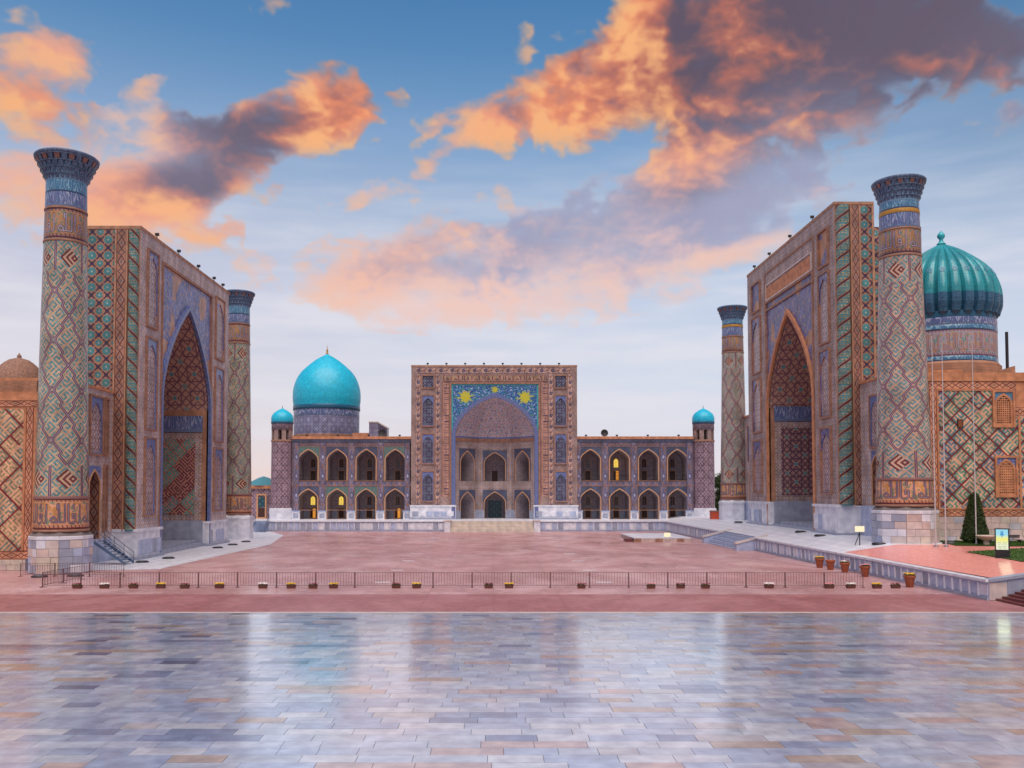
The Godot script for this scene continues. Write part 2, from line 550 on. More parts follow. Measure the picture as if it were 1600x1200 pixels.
func minaret_skin(seed_: int, ground: Color, ink: Color, line: Color, height: float) -> ImageTexture:
	var per := 2.6
	var hpx := int(height * 48.0)
	var half_rise := 2.15
	var way := [Vector2(0.0, 1.0), Vector2(0.46, 0.62), Vector2(0.34, 0.49), Vector2(0.86, 0.06)]
	return paint(132, hpx, func(x: int, y: int) -> Color:
		var mx := (x + 0.5) / 132.0 * per
		var my := (y + 0.5) / 48.0
		var a := floori((mx + my) / per * 12.0)
		var b := floori((mx - my) / per * 12.0)
		var shade := 0.92 + 0.16 * noise01(posmod(a, 12), posmod(b, 12), seed_)
		var top := height - my
		var cx := absf(mx - per * 0.5)   # 0 at the middle of the panel, per/2 at its edge
		var d := 9.0
		if my < 2.6 or top < 2.6:
			var edge := my if my < 2.6 else top
			d = per * 0.5 - cx
			var m := medallion(Vector2(mx - per * 0.5, edge - 1.45), 0.6)
			if m == 2:
				return Color8(120, 44, 46) * shade
			if m == 1:
				return ground * 1.04
		else:
			var s := (my - 2.6) / (half_rise * 2.0)
			var f := absf(s - floorf(s) - 0.5) * 2.0      # 1 at the crossings
			var q := Vector2(cx, f * half_rise)
			for k in 3:
				d = minf(d, segment(q, Vector2(way[k].x * per * 0.5, way[k].y * half_rise), Vector2(way[k + 1].x * per * 0.5, way[k + 1].y * half_rise)))
			d = minf(d, absf(absf(per * 0.5 - cx) + f * half_rise - 0.26))
		if d < 0.04:
			return Color8(166, 148, 172)
		if d < 0.11:
			return line * (0.9 + 0.2 * noise01(a, b, 4))
		if d < 0.16:
			return ground * 1.02
		var i := posmod(a, 6)
		var j := posmod(b, 6)
		var g := int(noise01(posmod(floori(a / 6.0), 2), posmod(floori(b / 6.0), 2) + int(my / 2.6) * 5, seed_) * 2.99)
		if i < 5 and j < 5 and SMALL[g * 5 + j][i] == "#":
			return ink.lerp(Color8(96, 128, 150), noise01(a, b, 8) * 0.4) * (0.88 + 0.25 * noise01(a, b, 9))
		return ground * shade)


const SCRIPT := [[0.10, 0.12, 0.22, 0.12], [0.10, 0.12, 0.05, 0.24], [0.05, 0.24, 0.13, 0.36], [0.13, 0.36, 0.20, 0.25], [0.20, 0.25, 0.22, 0.12], [0.22, 0.12, 0.46, 0.12], [0.29, 0.12, 0.29, 0.92], [0.24, 0.70, 0.24, 0.92], [0.46, 0.12, 0.46, 0.92], [0.555, 0.92, 0.555, 0.16], [0.555, 0.16, 0.61, 0.06], [0.68, 0.30, 0.77, 0.30], [0.77, 0.30, 0.77, 0.46], [0.77, 0.46, 0.68, 0.46], [0.68, 0.46, 0.68, 0.30], [0.77, 0.30, 0.77, 0.14], [0.77, 0.14, 0.68, 0.07], [0.72, 0.72, 0.72, 0.92], [0.92, 0.12, 0.92, 0.9], [0.84, 0.07, 0.92, 0.12]]


func script_band(w: int, h: int, ratio: float, ground: Color, border: Color, ink: Color, seed_: int) -> ImageTexture:
	return paint(w, h, func(x: int, y: int) -> Color:
		var p := Vector2((x + 0.5) / w * ratio, (y + 0.5) / h)
		if p.y < 0.06 or p.y > 0.94:
			return border * (0.8 + 0.4 * noise01(x / 5, int(p.y * 60), seed_))
		if p.y < 0.14 or p.y > 0.88:
			return ground.lerp(border, 1.0 if ridge(p.x * 5.0 + (p.y - 0.5) * 3.0) < 0.12 else 0.1)
		var q := Vector2(p.x / ratio, (p.y - 0.16) / 0.70)
		var d := 9.0
		for s in SCRIPT:
			d = minf(d, segment(Vector2(q.x * ratio, q.y), Vector2(s[0] * ratio, s[1]), Vector2(s[2] * ratio, s[3])))
		if d < 0.026:
			return ink
		if d < 0.052:
			return border
		var v := fine.get_noise_2d(p.x * 160.0 + seed_ * 31.0, p.y * 160.0)
		var c := ground * (0.94 + 0.12 * noise01(x / 3, y / 3, seed_))
		if v > 0.3:
			c = c.lerp(Color8(70, 140, 120), 0.55)
		elif v < -0.32:
			c = c.lerp(Color8(190, 140, 50), 0.5)
		return c)


# flowing white writing over tendrils on blue
func naskh(w: int, h: int, ground: Color, ink: Color, border: Color, seed_: int) -> ImageTexture:
	return paint(w, h, func(x: int, y: int) -> Color:
		var p := Vector2(float(x) / w, float(y) / h)
		if p.y < 0.1 or p.y > 0.9:
			return border if posmod(x / 4, 2) == 0 else ground * 0.8
		var a := TAU * p.x
		var v := absf(soft.get_noise_3d(cos(a) * 60.0, sin(a) * 60.0, p.y * 44.0 + seed_ * 13.0))
		var stems := ridge(p.x * 9.0 + 0.12 * sin(a * 5.0)) < 0.045 and p.y > 0.3 and noise01(int(p.x * 9.0), 3, seed_) > 0.25
		if stems or v < 0.075:
			return ink
		var g := absf(fine.get_noise_3d(cos(a) * 90.0, sin(a) * 90.0, p.y * 90.0 + seed_))
		return ground.lerp(Color8(80, 150, 170), 0.6 if g < 0.06 else 0.0) * (0.9 + 0.2 * noise01(x / 2, y / 2, seed_)))


# tendrils and flowers
func arabesque(w: int, h: int, scale: float, ground: Color, vine: Color, bloom: Color, second: Color, worn := 0.0, worn_color := Color.WHITE) -> ImageTexture:
	var seed_ := w + h + int(scale * 10.0)
	return paint(w, h, func(x: int, y: int) -> Color:
		var p := Vector2(x, y) * scale
		var v := absf(soft.get_noise_2d(p.x + seed_, p.y))
		var f := fine.get_noise_2d(p.x * 1.7, p.y * 1.7 + seed_)
		var c := ground * (0.88 + 0.24 * noise01(x / 2, y / 2, 7))
		if v < 0.05:
			c = vine
		elif f > 0.36:
			c = bloom
		elif f < -0.38:
			c = second
		if worn > 0.0:
			var q := soft.get_noise_2d(p.x * 0.18 + 900.0, p.y * 0.14)
			if q + f * 0.18 > 0.42 - worn:
				c = worn_color * (0.9 + 0.2 * noise01(x, y, 2))
		return c)


# interlaced star lines on a repeating square
func girih(w: int, ground: Color, line: Color, star: Color, thin := 0.045) -> ImageTexture:
	return paint(w, w, func(x: int, y: int) -> Color:
		var p := Vector2((x + 0.5) / w, (y + 0.5) / w)
		var q := Vector2(absf(p.x - 0.5), absf(p.y - 0.5))
		var d := minf(absf(q.x + q.y - 0.5) * 0.7071, absf(maxf(q.x, q.y) - 0.30))
		d = minf(d, absf(absf(q.x - q.y) - 0.14) * 0.7071)
		if q.length() < 0.09:
			return star
		if d < thin * 0.5:
			return line
		if q.length() > 0.6:
			return star.lerp(ground, 0.4)
		return ground * (0.92 + 0.16 * noise01(x / 3, y / 3, 11)))


func star_field(ground: Color, star: Color, cross: Color, small: Color) -> ImageTexture:
	return paint(96, 96, func(x: int, y: int) -> Color:
		var p := Vector2((x + 0.5) / 96.0, (y + 0.5) / 96.0)
		var best := ground * (0.92 + 0.16 * noise01(x / 5, y / 5, 21))
		for o in [Vector2(0, 0), Vector2(1, 0), Vector2(0, 1), Vector2(1, 1), Vector2(0.5, 0.5)]:
			var q: Vector2 = (p - o).abs()
			var r := 0.25 if o.x != 0.5 else 0.2
			if maxf(q.x, q.y) < r and q.x + q.y < r * 1.45:
				if q.length() < 0.05:
					return Color8(190, 200, 190)
				return star * (0.85 + 0.3 * noise01(x / 4, y / 4, 22)) if maxf(q.x, q.y) > 0.07 or o.x == 0.5 else small
		for o in [Vector2(0.5, 0), Vector2(0, 0.5), Vector2(0.5, 1), Vector2(1, 0.5)]:
			var q: Vector2 = (p - o).abs()
			if absf(q.x - q.y) < 0.065 and maxf(q.x, q.y) < 0.24:
				return cross
			if absf(q.x + q.y - 0.1) < 0.04 and q.x + q.y < 0.14:
				return cross
		return best)


func cable(ground: Color, ink: Color, dark: Color, edge: Color) -> ImageTexture:
	return paint(64, 128, func(x: int, y: int) -> Color:
		var p := Vector2((x + 0.5) / 64.0, (y + 0.5) / 128.0)
		var s := p.y * 2.0 - p.x
		var f := s - floorf(s)
		if f < 0.13:
			return dark
		if f < 0.19 or f > 0.94:
			return edge
		var a := floori((p.x * 6.0 + p.y * 12.0))
		var b := floori((p.x * 6.0 - p.y * 12.0))
		return (ink if posmod(a * 2 + b * 3, 5) < 3 else ground) * (0.88 + 0.24 * noise01(posmod(a, 12), posmod(b, 12), 31)))


func diamonds(ground: Color, line: Color, core: Color) -> ImageTexture:
	return paint(64, 96, func(x: int, y: int) -> Color:
		var p := Vector2((x + 0.5) / 64.0, (y + 0.5) / 96.0)
		if p.x < 0.06 or p.x > 0.94:
			return line.lerp(ground, 0.3)
		var q := (p - Vector2(0.5, 0.5)).abs()
		var d := q.x / 0.42 + q.y / 0.36
		if absf(d - 0.9) < 0.14:
			return line
		if d < 0.34:
			return core
		var r := Vector2(q.x, 0.5 - q.y)
		if absf(r.x / 0.42 + r.y / 0.2 - 0.8) < 0.16:
			return line.lerp(core, 0.3)
		return ground * (0.9 + 0.2 * noise01(x / 4, y / 4, 41)))


func bricks(w: int, h: int, across: int, courses: int, base: Color, joint: Color, spread: float, seed_: int, inlay := Color(0, 0, 0, 0)) -> ImageTexture:
	return paint(w, h, func(x: int, y: int) -> Color:
		var r := floori(float(y) / h * courses)
		var u := float(x) / w * across + (0.5 if posmod(r, 2) else 0.0)
		var b := posmod(floori(u), across)
		var fy := float(y) / h * courses - r
		var fx := u - floorf(u)
		if fy < 0.16 or fx < 0.08:
			return joint
		var k := noise01(b, r, seed_)
		if inlay.a > 0.0 and posmod(b * 2 + r, 5) == 0:
			return inlay * (0.85 + 0.3 * k)
		var c := base * (1.0 - spread + 2.0 * spread * k)
		c.b += (noise01(b, r, seed_ + 1) - 0.5) * spread * 0.25
		return c)


func roundels(ground: Color, ring: Color, heart: Color, spot: Color) -> ImageTexture:
	return paint(64, 128, func(x: int, y: int) -> Color:
		var p := Vector2((x + 0.5) / 64.0 - 0.5, ((y + 0.5) / 64.0))
		var big := p - Vector2(0, 0.5)
		var small := p - Vector2(0, 1.5)
		var c := ground * (0.9 + 0.2 * noise01(x / 3, y / 3, 51))
		if absf(p.x) > 0.45:
			return ring.lerp(ground, 0.5)
		if big.length() < 0.34:
			c = ring if big.length() > 0.2 or absf(sin(atan2(big.y, big.x) * 4.0)) < 0.3 else heart
		elif absf(small.x) + absf(small.y) < 0.28:
			c = spot
		elif fine.get_noise_2d(x * 1.3, y * 1.3) > 0.25:
			c = ring.lerp(ground, 0.35)
		return c)


func sun_spandrel() -> ImageTexture:   # 16.2 m x 12 m of blue tilework with golden suns
	return paint(432, 320, func(x: int, y: int) -> Color:
		var p := Vector2((x + 0.5) / 432.0 * 16.2 - 8.1, (y + 0.5) / 320.0 * 12.0)
		var c := Color8(40, 78, 150) * (0.85 + 0.3 * noise01(x / 2, y / 2, 61))
		var v := absf(soft.get_noise_2d(p.x * 64.0, p.y * 64.0))
		var f := fine.get_noise_2d(p.x * 92.0 + 50.0, p.y * 92.0)
		if v < 0.06:
			c = Color8(66, 164, 180)
		elif f > 0.34:
			c = Color8(166, 176, 208)
		elif f < -0.4:
			c = Color8(88, 146, 84)
		if absf(p.x) > 7.85 or p.y > 11.75:
			return Color8(70, 170, 178)
		for s in [[-5.5, 9.6, 0.95], [5.6, 9.5, 0.95], [0.0, 10.95, 0.5]]:
			var q := p - Vector2(s[0], s[1])
			var a := atan2(q.y, q.x)
			var r: float = s[2] * (1.0 + 0.16 * sin(a * 10.0))
			if q.length() < r:
				return Color8(206, 190, 46).lerp(Color8(176, 186, 60), noise01(x / 3, y / 3, 62))
			if q.length() < r * 1.5 and sin(a * 8.0) > 0.3:
				return Color8(186, 168, 120).lerp(Color8(112, 166, 96), noise01(x / 4, y / 4, 63))
		return c)


func make_materials() -> void:
	var marble := speckle(0.012, Color8(205, 208, 216), Color8(255, 255, 255), 256, 5, 3)
	var grime := speckle(0.02, Color8(190, 184, 182), Color8(255, 255, 255), 256, 5, 8)
	mat("marble", Color8(234, 237, 246), 0.38, marble, Vector2(0.21, 0.21), true)
	mat("marble_blue", Color8(184, 197, 226), 0.36, marble, Vector2(0.23, 0.23), true)
	mat("marble_grey", Color8(166, 174, 194), 0.4, marble, Vector2(0.19, 0.19), true)
	mat("marble_warm", Color8(218, 204, 198), 0.42, marble, Vector2(0.2, 0.2), true)
	mat("stone_pink", Color8(214, 192, 184), 0.7, marble, Vector2(0.2, 0.2), true)
	mat("stone_tan", Color8(212, 198, 182), 0.7, marble, Vector2(0.2, 0.2), true)
	mat("stone_grey", Color8(192, 190, 198), 0.7, marble, Vector2(0.2, 0.2), true)
	mat("joint", Color8(112, 104, 104), 0.9)
	mat("brick", Color8(255, 255, 255), 0.75, bricks(128, 128, 6, 16, Color8(194, 142, 112), Color8(176, 136, 112), 0.09, 1), Vector2(0.6, 0.6))
	mat("brick_orange", Color8(216, 150, 110), 0.7, grime, Vector2(0.16, 0.16), true)  # orange strengthened: warm light on the south walls is put into the colour
	mat("brick_buff", Color8(192, 148, 122), 0.7, grime, Vector2(0.16, 0.16), true)
	mat("brick_trim", Color8(174, 132, 112), 0.7, grime, Vector2(0.2, 0.2), true)
	mat("brick_pink", Color.WHITE, 0.6, bricks(160, 160, 10, 20, Color8(192, 162, 148), Color8(162, 136, 126), 0.1, 5, Color8(108, 122, 166)), Vector2(0.5, 0.5))
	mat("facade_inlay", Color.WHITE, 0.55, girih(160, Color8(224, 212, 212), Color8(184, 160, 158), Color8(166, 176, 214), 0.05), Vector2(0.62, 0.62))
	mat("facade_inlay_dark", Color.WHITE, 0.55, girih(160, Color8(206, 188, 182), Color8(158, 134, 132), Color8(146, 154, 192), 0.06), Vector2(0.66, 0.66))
	mat("panel_mosaic", Color.WHITE, 0.35, girih(128, Color8(214, 194, 190), Color8(136, 108, 122), Color8(140, 144, 190), 0.06), Vector2(0.55, 0.55))
	mat("panel_mosaic_blue", Color.WHITE, 0.32, girih(128, Color8(142, 142, 166), Color8(62, 62, 96), Color8(74, 130, 150), 0.08), Vector2(0.62, 0.62))
	mat("blue_tile", Color.WHITE, 0.3, arabesque(192, 192, 3.2, Color8(90, 106, 164), Color8(128, 152, 190), Color8(154, 162, 196), Color8(78, 92, 148)), Vector2(0.25, 0.25))
	mat("lilac_mosaic", Color.WHITE, 0.4, arabesque(512, 512, 1.3, Color8(120, 134, 196), Color8(160, 170, 208), Color8(196, 172, 168), Color8(92, 104, 176), 0.22, Color8(206, 164, 140)), Vector2(0.058, 0.058))
	mat("violet_mosaic", Color.WHITE, 0.4, arabesque(512, 480, 1.3, Color8(104, 108, 168), Color8(146, 150, 192), Color8(176, 140, 128), Color8(78, 84, 150), 0.16, Color8(196, 140, 102)), Vector2(0.058, 0.058))
	mat("bay_mosaic", Color.WHITE, 0.35, arabesque(192, 160, 3.4, Color8(72, 84, 126), Color8(150, 142, 150), Color8(122, 104, 128), Color8(72, 120, 112)), Vector2(0.3, 0.3))
	mat("bay_mosaic_green", Color.WHITE, 0.35, arabesque(160, 160, 3.4, Color8(64, 110, 112), Color8(150, 146, 140), Color8(150, 142, 84), Color8(60, 74, 134)), Vector2(0.3, 0.3))
	mat("pilaster_mosaic", Color.WHITE, 0.35, roundels(Color8(148, 136, 156), Color8(86, 94, 142), Color8(206, 204, 224), Color8(160, 118, 106)), Vector2(0.9, 0.28))
	mat("bay_wall", Color.WHITE, 0.5, girih(96, Color8(168, 138, 134), Color8(98, 88, 116), Color8(126, 126, 160), 0.08), Vector2(1.1, 1.1))
	mat("tower_girih", Color.WHITE, 0.5, girih(128, Color8(182, 154, 162), Color8(92, 74, 106), Color8(158, 138, 168), 0.045), Vector2(0.5, 0.42))
	mat("roundel_strip", Color.WHITE, 0.45, roundels(Color8(214, 176, 160), Color8(84, 82, 118), Color8(140, 116, 116), Color8(150, 108, 92)), Vector2(1.0, 0.48))
	mat("letter_strip", Color.WHITE, 0.45, script_band(224, 96, 2.3, Color8(206, 158, 136), Color8(120, 84, 92), Color8(66, 58, 100), 3), Vector2(0.26, 0.55))
	mat("letter_upright", Color.WHITE, 0.45, naskh_upright(), Vector2(0.6, 0.16))
	mat("sun_spandrel", Color.WHITE, 0.28, sun_spandrel(), Vector2(1.0 / 16.2, 1.0 / 12.0))
	mats.sun_spandrel.uv1_offset = Vector3(0.5 - 0.15 / 16.2, -13.2 / 12.0, 0)
	mat("vault_mosaic", Color.WHITE, 0.5, arabesque(256, 256, 2.6, Color8(200, 184, 190), Color8(84, 92, 160), Color8(204, 140, 100), Color8(76, 138, 150)), Vector2(0.12, 0.12))
	mat("net_vault", Color.WHITE, 0.6, girih(160, Color8(178, 140, 122), Color8(112, 78, 92), Color8(84, 140, 150), 0.045), Vector2(0.34, 0.34))
	mat("star_field", Color.WHITE, 0.36, star_field(Color8(184, 138, 112), Color8(84, 152, 160), Color8(70, 50, 84), Color8(92, 164, 170)), Vector2(0.6, 0.6))
	mat("cable", Color.WHITE, 0.34, cable(Color8(166, 160, 130), Color8(84, 146, 158), Color8(62, 34, 60), Color8(196, 116, 84)), Vector2(1.0, 0.33))
	mat("rope", Color.WHITE, 0.34, cable(Color8(104, 120, 168), Color8(80, 94, 150), Color8(62, 68, 112), Color8(160, 168, 196)), Vector2(0.9, 1.6))
	mat("diamond_strip", Color.WHITE, 0.45, diamonds(Color8(188, 138, 114), Color8(82, 54, 74), Color8(120, 120, 130)), Vector2(1.0, 0.5))
	mat("diamond_flat", Color.WHITE, 0.5, diamonds(Color8(236, 168, 130), Color8(116, 48, 48), Color8(150, 126, 110)), Vector2(1.0, 0.6))
	mat("kufic_left", Color.WHITE, 0.5, kufic_wall(4, Color8(246, 190, 150), Color8(138, 44, 46), [Color8(158, 160, 134), Color8(178, 158, 122), Color8(142, 156, 142)], 0.18), Vector2(1.0 / 28.0, 1.0 / 18.0))  # ground lightened, so the light on this wall is partly painted in
	mat("kufic_right", Color.WHITE, 0.48, kufic_wall(9, Color8(244, 190, 158), Color8(136, 46, 54), [Color8(98, 156, 160), Color8(110, 166, 146), Color8(106, 144, 172), Color8(134, 162, 148)]), Vector2(1.0 / 28.0, 1.0 / 18.0))  # ground lightened likewise, painting in the light that falls on the wall
	mat("iwan_script", Color.WHITE, 0.42, kufic_wall(14, Color8(176, 124, 106), Color8(156, 106, 96), [Color8(62, 148, 146), Color8(66, 132, 146), Color8(92, 54, 72), Color8(72, 152, 146)]), Vector2(1.0 / 28.0, 1.0 / 18.0))
	mat("iwan_stars", Color.WHITE, 0.42, girih(128, Color8(158, 124, 118), Color8(92, 66, 84), Color8(70, 142, 146), 0.07), Vector2(0.4, 0.4))
	for i in 2:
		mat("minaret_skin%d" % i, Color.WHITE, 0.27, minaret_skin(i + 1, [Color8(210, 180, 150), Color8(214, 180, 156)][i], [Color8(100, 162, 164), Color8(112, 164, 170)][i], [Color8(92, 54, 84), Color8(112, 58, 74)][i], 22.0), Vector2(5.0, 1.0 / 22.0))
		mats["minaret_skin%d" % i].metallic_specular = 0.6
	mat("kufic_band", Color.WHITE, 0.4, script_band(200, 112, 1.6, Color8(186, 142, 112), Color8(92, 50, 76), Color8(182, 178, 200), 1), Vector2(4.0, 1.0 / 2.7))
	mat("base_band", Color.WHITE, 0.45, script_band(200, 112, 1.6, Color8(236, 176, 138), Color8(112, 46, 48), Color8(150, 148, 172), 2), Vector2(5.0, 1.0 / 2.7))
	mat("blue_script", Color.WHITE, 0.3, naskh(384, 64, Color8(86, 98, 146), Color8(152, 162, 192), Color8(124, 144, 176), 1), Vector2(4.0, 0.62))
	mat("inner_script", Color.WHITE, 0.35, mats.blue_script.albedo_texture, Vector2(0.22, 0.47))
	mat("teal_frieze", Color.WHITE, 0.3, naskh(384, 48, Color8(66, 112, 154), Color8(128, 172, 194), Color8(58, 72, 110), 2), Vector2(4.0, 0.8))
	mat("drum_script", Color.WHITE, 0.4, script_band(200, 112, 1.6, Color8(158, 150, 166), Color8(112, 76, 86), Color8(182, 148, 142), 5), Vector2(12.0, 0.34))
	mat("drum_girih", Color.WHITE, 0.42, girih(128, Color8(160, 164, 196), Color8(112, 118, 164), Color8(188, 192, 214), 0.06), Vector2(24.0, 0.5))
	mat("gold_frieze", Color8(206, 156, 66), 0.5, grime, Vector2(0.5, 0.5), true)
	mat("muqarnas", Color8(116, 156, 190), 0.4, speckle(0.05, Color8(120, 90, 110), Color8(255, 255, 255), 128, 3, 5), Vector2(0.6, 0.6), true)
	mat("muqarnas_dark", Color8(116, 156, 190), 0.5)
	mat("muqarnas_rust", Color8(134, 96, 92), 0.5)
	mat("turquoise", Color.WHITE, 0.42, bricks(256, 256, 16, 20, Color8(28, 188, 222), Color8(26, 170, 204), 0.08, 9), Vector2(8.0, 0.16))
	mat("turquoise_band", Color8(30, 92, 124), 0.35)
	mat("jade", Color.WHITE, 0.28, bricks(64, 256, 6, 64, Color8(52, 180, 194), Color8(42, 160, 174), 0.1, 15, Color8(104, 176, 186)), Vector2(1.0, 0.2))
	mat("jade_dark", Color8(72, 132, 166), 0.35, speckle(0.06, Color8(110, 110, 130), Color8(255, 255, 255), 128, 3, 6), Vector2(0.5, 0.5), true)
	mat("jade_groove", Color8(50, 176, 190), 0.4)
	mat("dome_brick", Color.WHITE, 0.85, bricks(192, 128, 30, 24, Color8(150, 116, 100), Color8(112, 86, 78), 0.16, 12), Vector2(3.0, 0.5))
	mat("dark_wood", Color8(66, 34, 26), 0.55)
	mat("wood", Color8(128, 72, 44), 0.6)
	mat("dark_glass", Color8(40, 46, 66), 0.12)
	mat("niche_plaster", Color8(178, 168, 176), 0.7, grime, Vector2(0.3, 0.3), true)
	mat("arch_trim", Color8(198, 150, 112), 0.6)
	mat("grey_metal", Color8(110, 116, 134), 0.4)
	mats.grey_metal.metallic = 0.6
	mat("blue_metal", Color8(92, 116, 150), 0.45)
	mat("rail_brown", Color8(104, 78, 82), 0.5)
	mat("black", Color8(34, 33, 38), 0.5)
	mat("terracotta", Color8(176, 98, 68), 0.75, grime, Vector2(0.9, 0.9), true)
	mat("planter_brown", Color8(96, 58, 50), 0.7)
	mat("soil", Color8(58, 44, 38), 0.95)
	mat("leaf", Color8(74, 96, 48), 0.7)
	for f in [["petal_white", Color8(236, 230, 230)], ["petal_yellow", Color8(226, 184, 24)], ["petal_red", Color8(120, 36, 44)], ["petal_pink", Color8(210, 130, 140)]]:
		mat(f[0], f[1], 0.7)
	mat("pole", Color8(190, 186, 190), 0.4)
	mat("paver", Color.WHITE, 0.5, paving(), Vector2(1.0 / 36.0, 1.0 / 36.0))
	mats.paver.roughness_texture = speckle(0.01, Color8(110, 110, 110), Color8(255, 255, 255), 256, 4, 23)
	mat("paver_dark", Color8(216, 184, 184), 0.45, mats.paver.albedo_texture, Vector2(1.0 / 36.0, 1.0 / 36.0))
	mat("paver_pink", Color.WHITE, 0.24, bricks(512, 512, 24, 48, Color8(240, 160, 150), Color8(206, 132, 124), 0.07, 19), Vector2(0.2, 0.2))
	mat("slab", Color.WHITE, 0.26, speckle(0.018, Color8(196, 196, 204), Color8(255, 255, 255), 512, 6, 41), Vector2(0.11, 0.34), true)
	mats.slab.vertex_color_use_as_albedo = true
	mats.slab.metallic_specular = 0.7
	mats.slab.clearcoat_enabled = true   # the film of rain water
	mats.slab.clearcoat = 1.0
	mats.slab.clearcoat_roughness = 0.17
	mats.slab.roughness_texture = speckle(0.006, Color8(70, 70, 70), Color8(255, 255, 255), 512, 5, 43)
	mat("slab_joint", Color8(84, 84, 94), 0.6)
	mat("ground", Color8(120, 108, 98), 0.9, grime, Vector2(0.02, 0.02), true)
	mat("grass", Color8(74, 108, 40), 0.9, speckle(0.05, Color8(150, 170, 110), Color8(255, 255, 255), 256, 4, 51), Vector2(0.5, 0.5), true)
	mat("hedge", Color8(58, 78, 36), 0.75)
	mats.hedge.vertex_color_use_as_albedo = true
	mat("bark", Color8(84, 66, 52), 0.9)
	mat("red_stone", Color8(116, 58, 58), 0.45, grime, Vector2(0.5, 0.5), true)
	mat("tin_teal", Color8(74, 136, 150), 0.4)
	mat("tin_red", Color8(146, 84, 80), 0.5)
	mat("orange_box", Color8(206, 84, 54), 0.6)
	mat("teal_door", Color.WHITE, 0.4, girih(96, Color8(40, 96, 108), Color8(28, 60, 72), Color8(110, 150, 160), 0.08), Vector2(0.9, 0.9))
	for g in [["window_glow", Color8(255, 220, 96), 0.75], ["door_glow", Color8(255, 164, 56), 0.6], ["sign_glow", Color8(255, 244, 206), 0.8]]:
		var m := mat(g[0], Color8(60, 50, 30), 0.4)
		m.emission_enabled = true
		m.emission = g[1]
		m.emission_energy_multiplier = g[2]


# herringbone-small red pavers with worn, paler and darker fields, 36 m square
func paving() -> ImageTexture:
	var worn := FastNoiseLite.new()
	worn.frequency = 0.008
	worn.fractal_octaves = 5
	worn.seed = 61
	return paint(1024, 1024, func(x: int, y: int) -> Color:
		var r := y / 5
		var b := (x + (5 if r % 2 else 0)) / 10
		var k := noise01(b, r, 18)
		var a := TAU * x / 1024.0
		var e := TAU * y / 1024.0
		var w := worn.get_noise_3d(cos(a) * 163.0 + sin(e) * 60.0, sin(a) * 163.0, cos(e) * 163.0)
		var c := Color8(192, 150, 152) * (0.88 + 0.2 * k)
		c = c.lerp(Color8(218, 188, 190), clampf(w * 1.1, 0.0, 0.5)).lerp(Color8(170, 122, 122), clampf(-w * 1.0, 0.0, 0.45))
		if y % 5 == 0 or (x + (5 if r % 2 else 0)) % 10 == 0:
			c *= 0.84
		if x % 128 < 2 or y % 128 < 2:
			c = c.lerp(Color8(150, 112, 112), 0.5)
		return c)


# uneven dirt over the tiles and bricks
func weather() -> void:
	var dirt := speckle(0.009, Color8(184, 181, 182), Color8(255, 255, 255), 512, 6, 91)
	for n in ["brick", "brick_pink", "facade_inlay", "facade_inlay_dark", "panel_mosaic", "panel_mosaic_blue", "lilac_mosaic", "violet_mosaic", "bay_wall", "bay_mosaic", "pilaster_mosaic", "tower_girih", "star_field", "cable", "diamond_strip", "diamond_flat", "kufic_left", "kufic_right", "minaret_skin0", "minaret_skin1", "base_band", "kufic_band", "drum_girih", "jade", "roundel_strip", "letter_upright", "letter_strip"]:
		var m: StandardMaterial3D = mats[n]
		m.detail_enabled = true
		m.detail_albedo = dirt
		m.detail_blend_mode = BaseMaterial3D.BLEND_MODE_MUL
		m.detail_uv_layer = BaseMaterial3D.DETAIL_UV_2
		m.uv2_triplanar = true
		m.uv2_world_triplanar = true
		m.uv2_scale = Vector3(0.11, 0.07, 0.11)


func naskh_upright() -> ImageTexture:
	return paint(64, 256, func(x: int, y: int) -> Color:
		var p := Vector2(float(x) / 64.0, float(y) / 256.0)
		var c := Color8(208, 160, 138) * (0.92 + 0.16 * noise01(x / 3, y / 3, 71))
		if p.x < 0.08 or p.x > 0.92:
			return Color8(150, 104, 96)
		var bar := ridge(p.y * 11.0 + 0.2 * sin(p.y * 31.0)) < 0.09 and p.x > 0.3
		var v := absf(soft.get_noise_2d(x * 3.0, y * 3.2))
		if bar or (v < 0.08 and p.x < 0.72):
			return Color8(84, 70, 104)
		return c)


# ---------------------------------------------------------------- builders
func stones(parent: Node3D, called: String, x0: float, x1: float, y0: float, y1: float, z: float, course: float, length: float, kinds: Array, proud := 0.06) -> void:
	var rows := maxi(1, roundi((y1 - y0) / course))
	for r in rows:
		var x := x0
		var h := (y1 - y0) / rows
		var first := true
		while x < x1 - 0.05:
			var w := length * rng.randf_range(0.7, 1.3) * (rng.randf_range(0.45, 0.8) if first else 1.0)
			first = false
			if x1 - x - w < length * 0.4:
				w = x1 - x
			var s := Shape.new()
			s.chamfered(x + 0.012, x + w - 0.012, y0 + r * h + 0.012, y0 + (r + 1) * h - 0.012, z - 0.05, z + proud * rng.randf_range(0.7, 1.1), 0.02)
			part(called, s, mats[kinds[rng.randi() % kinds.size()]], parent)
			x += w


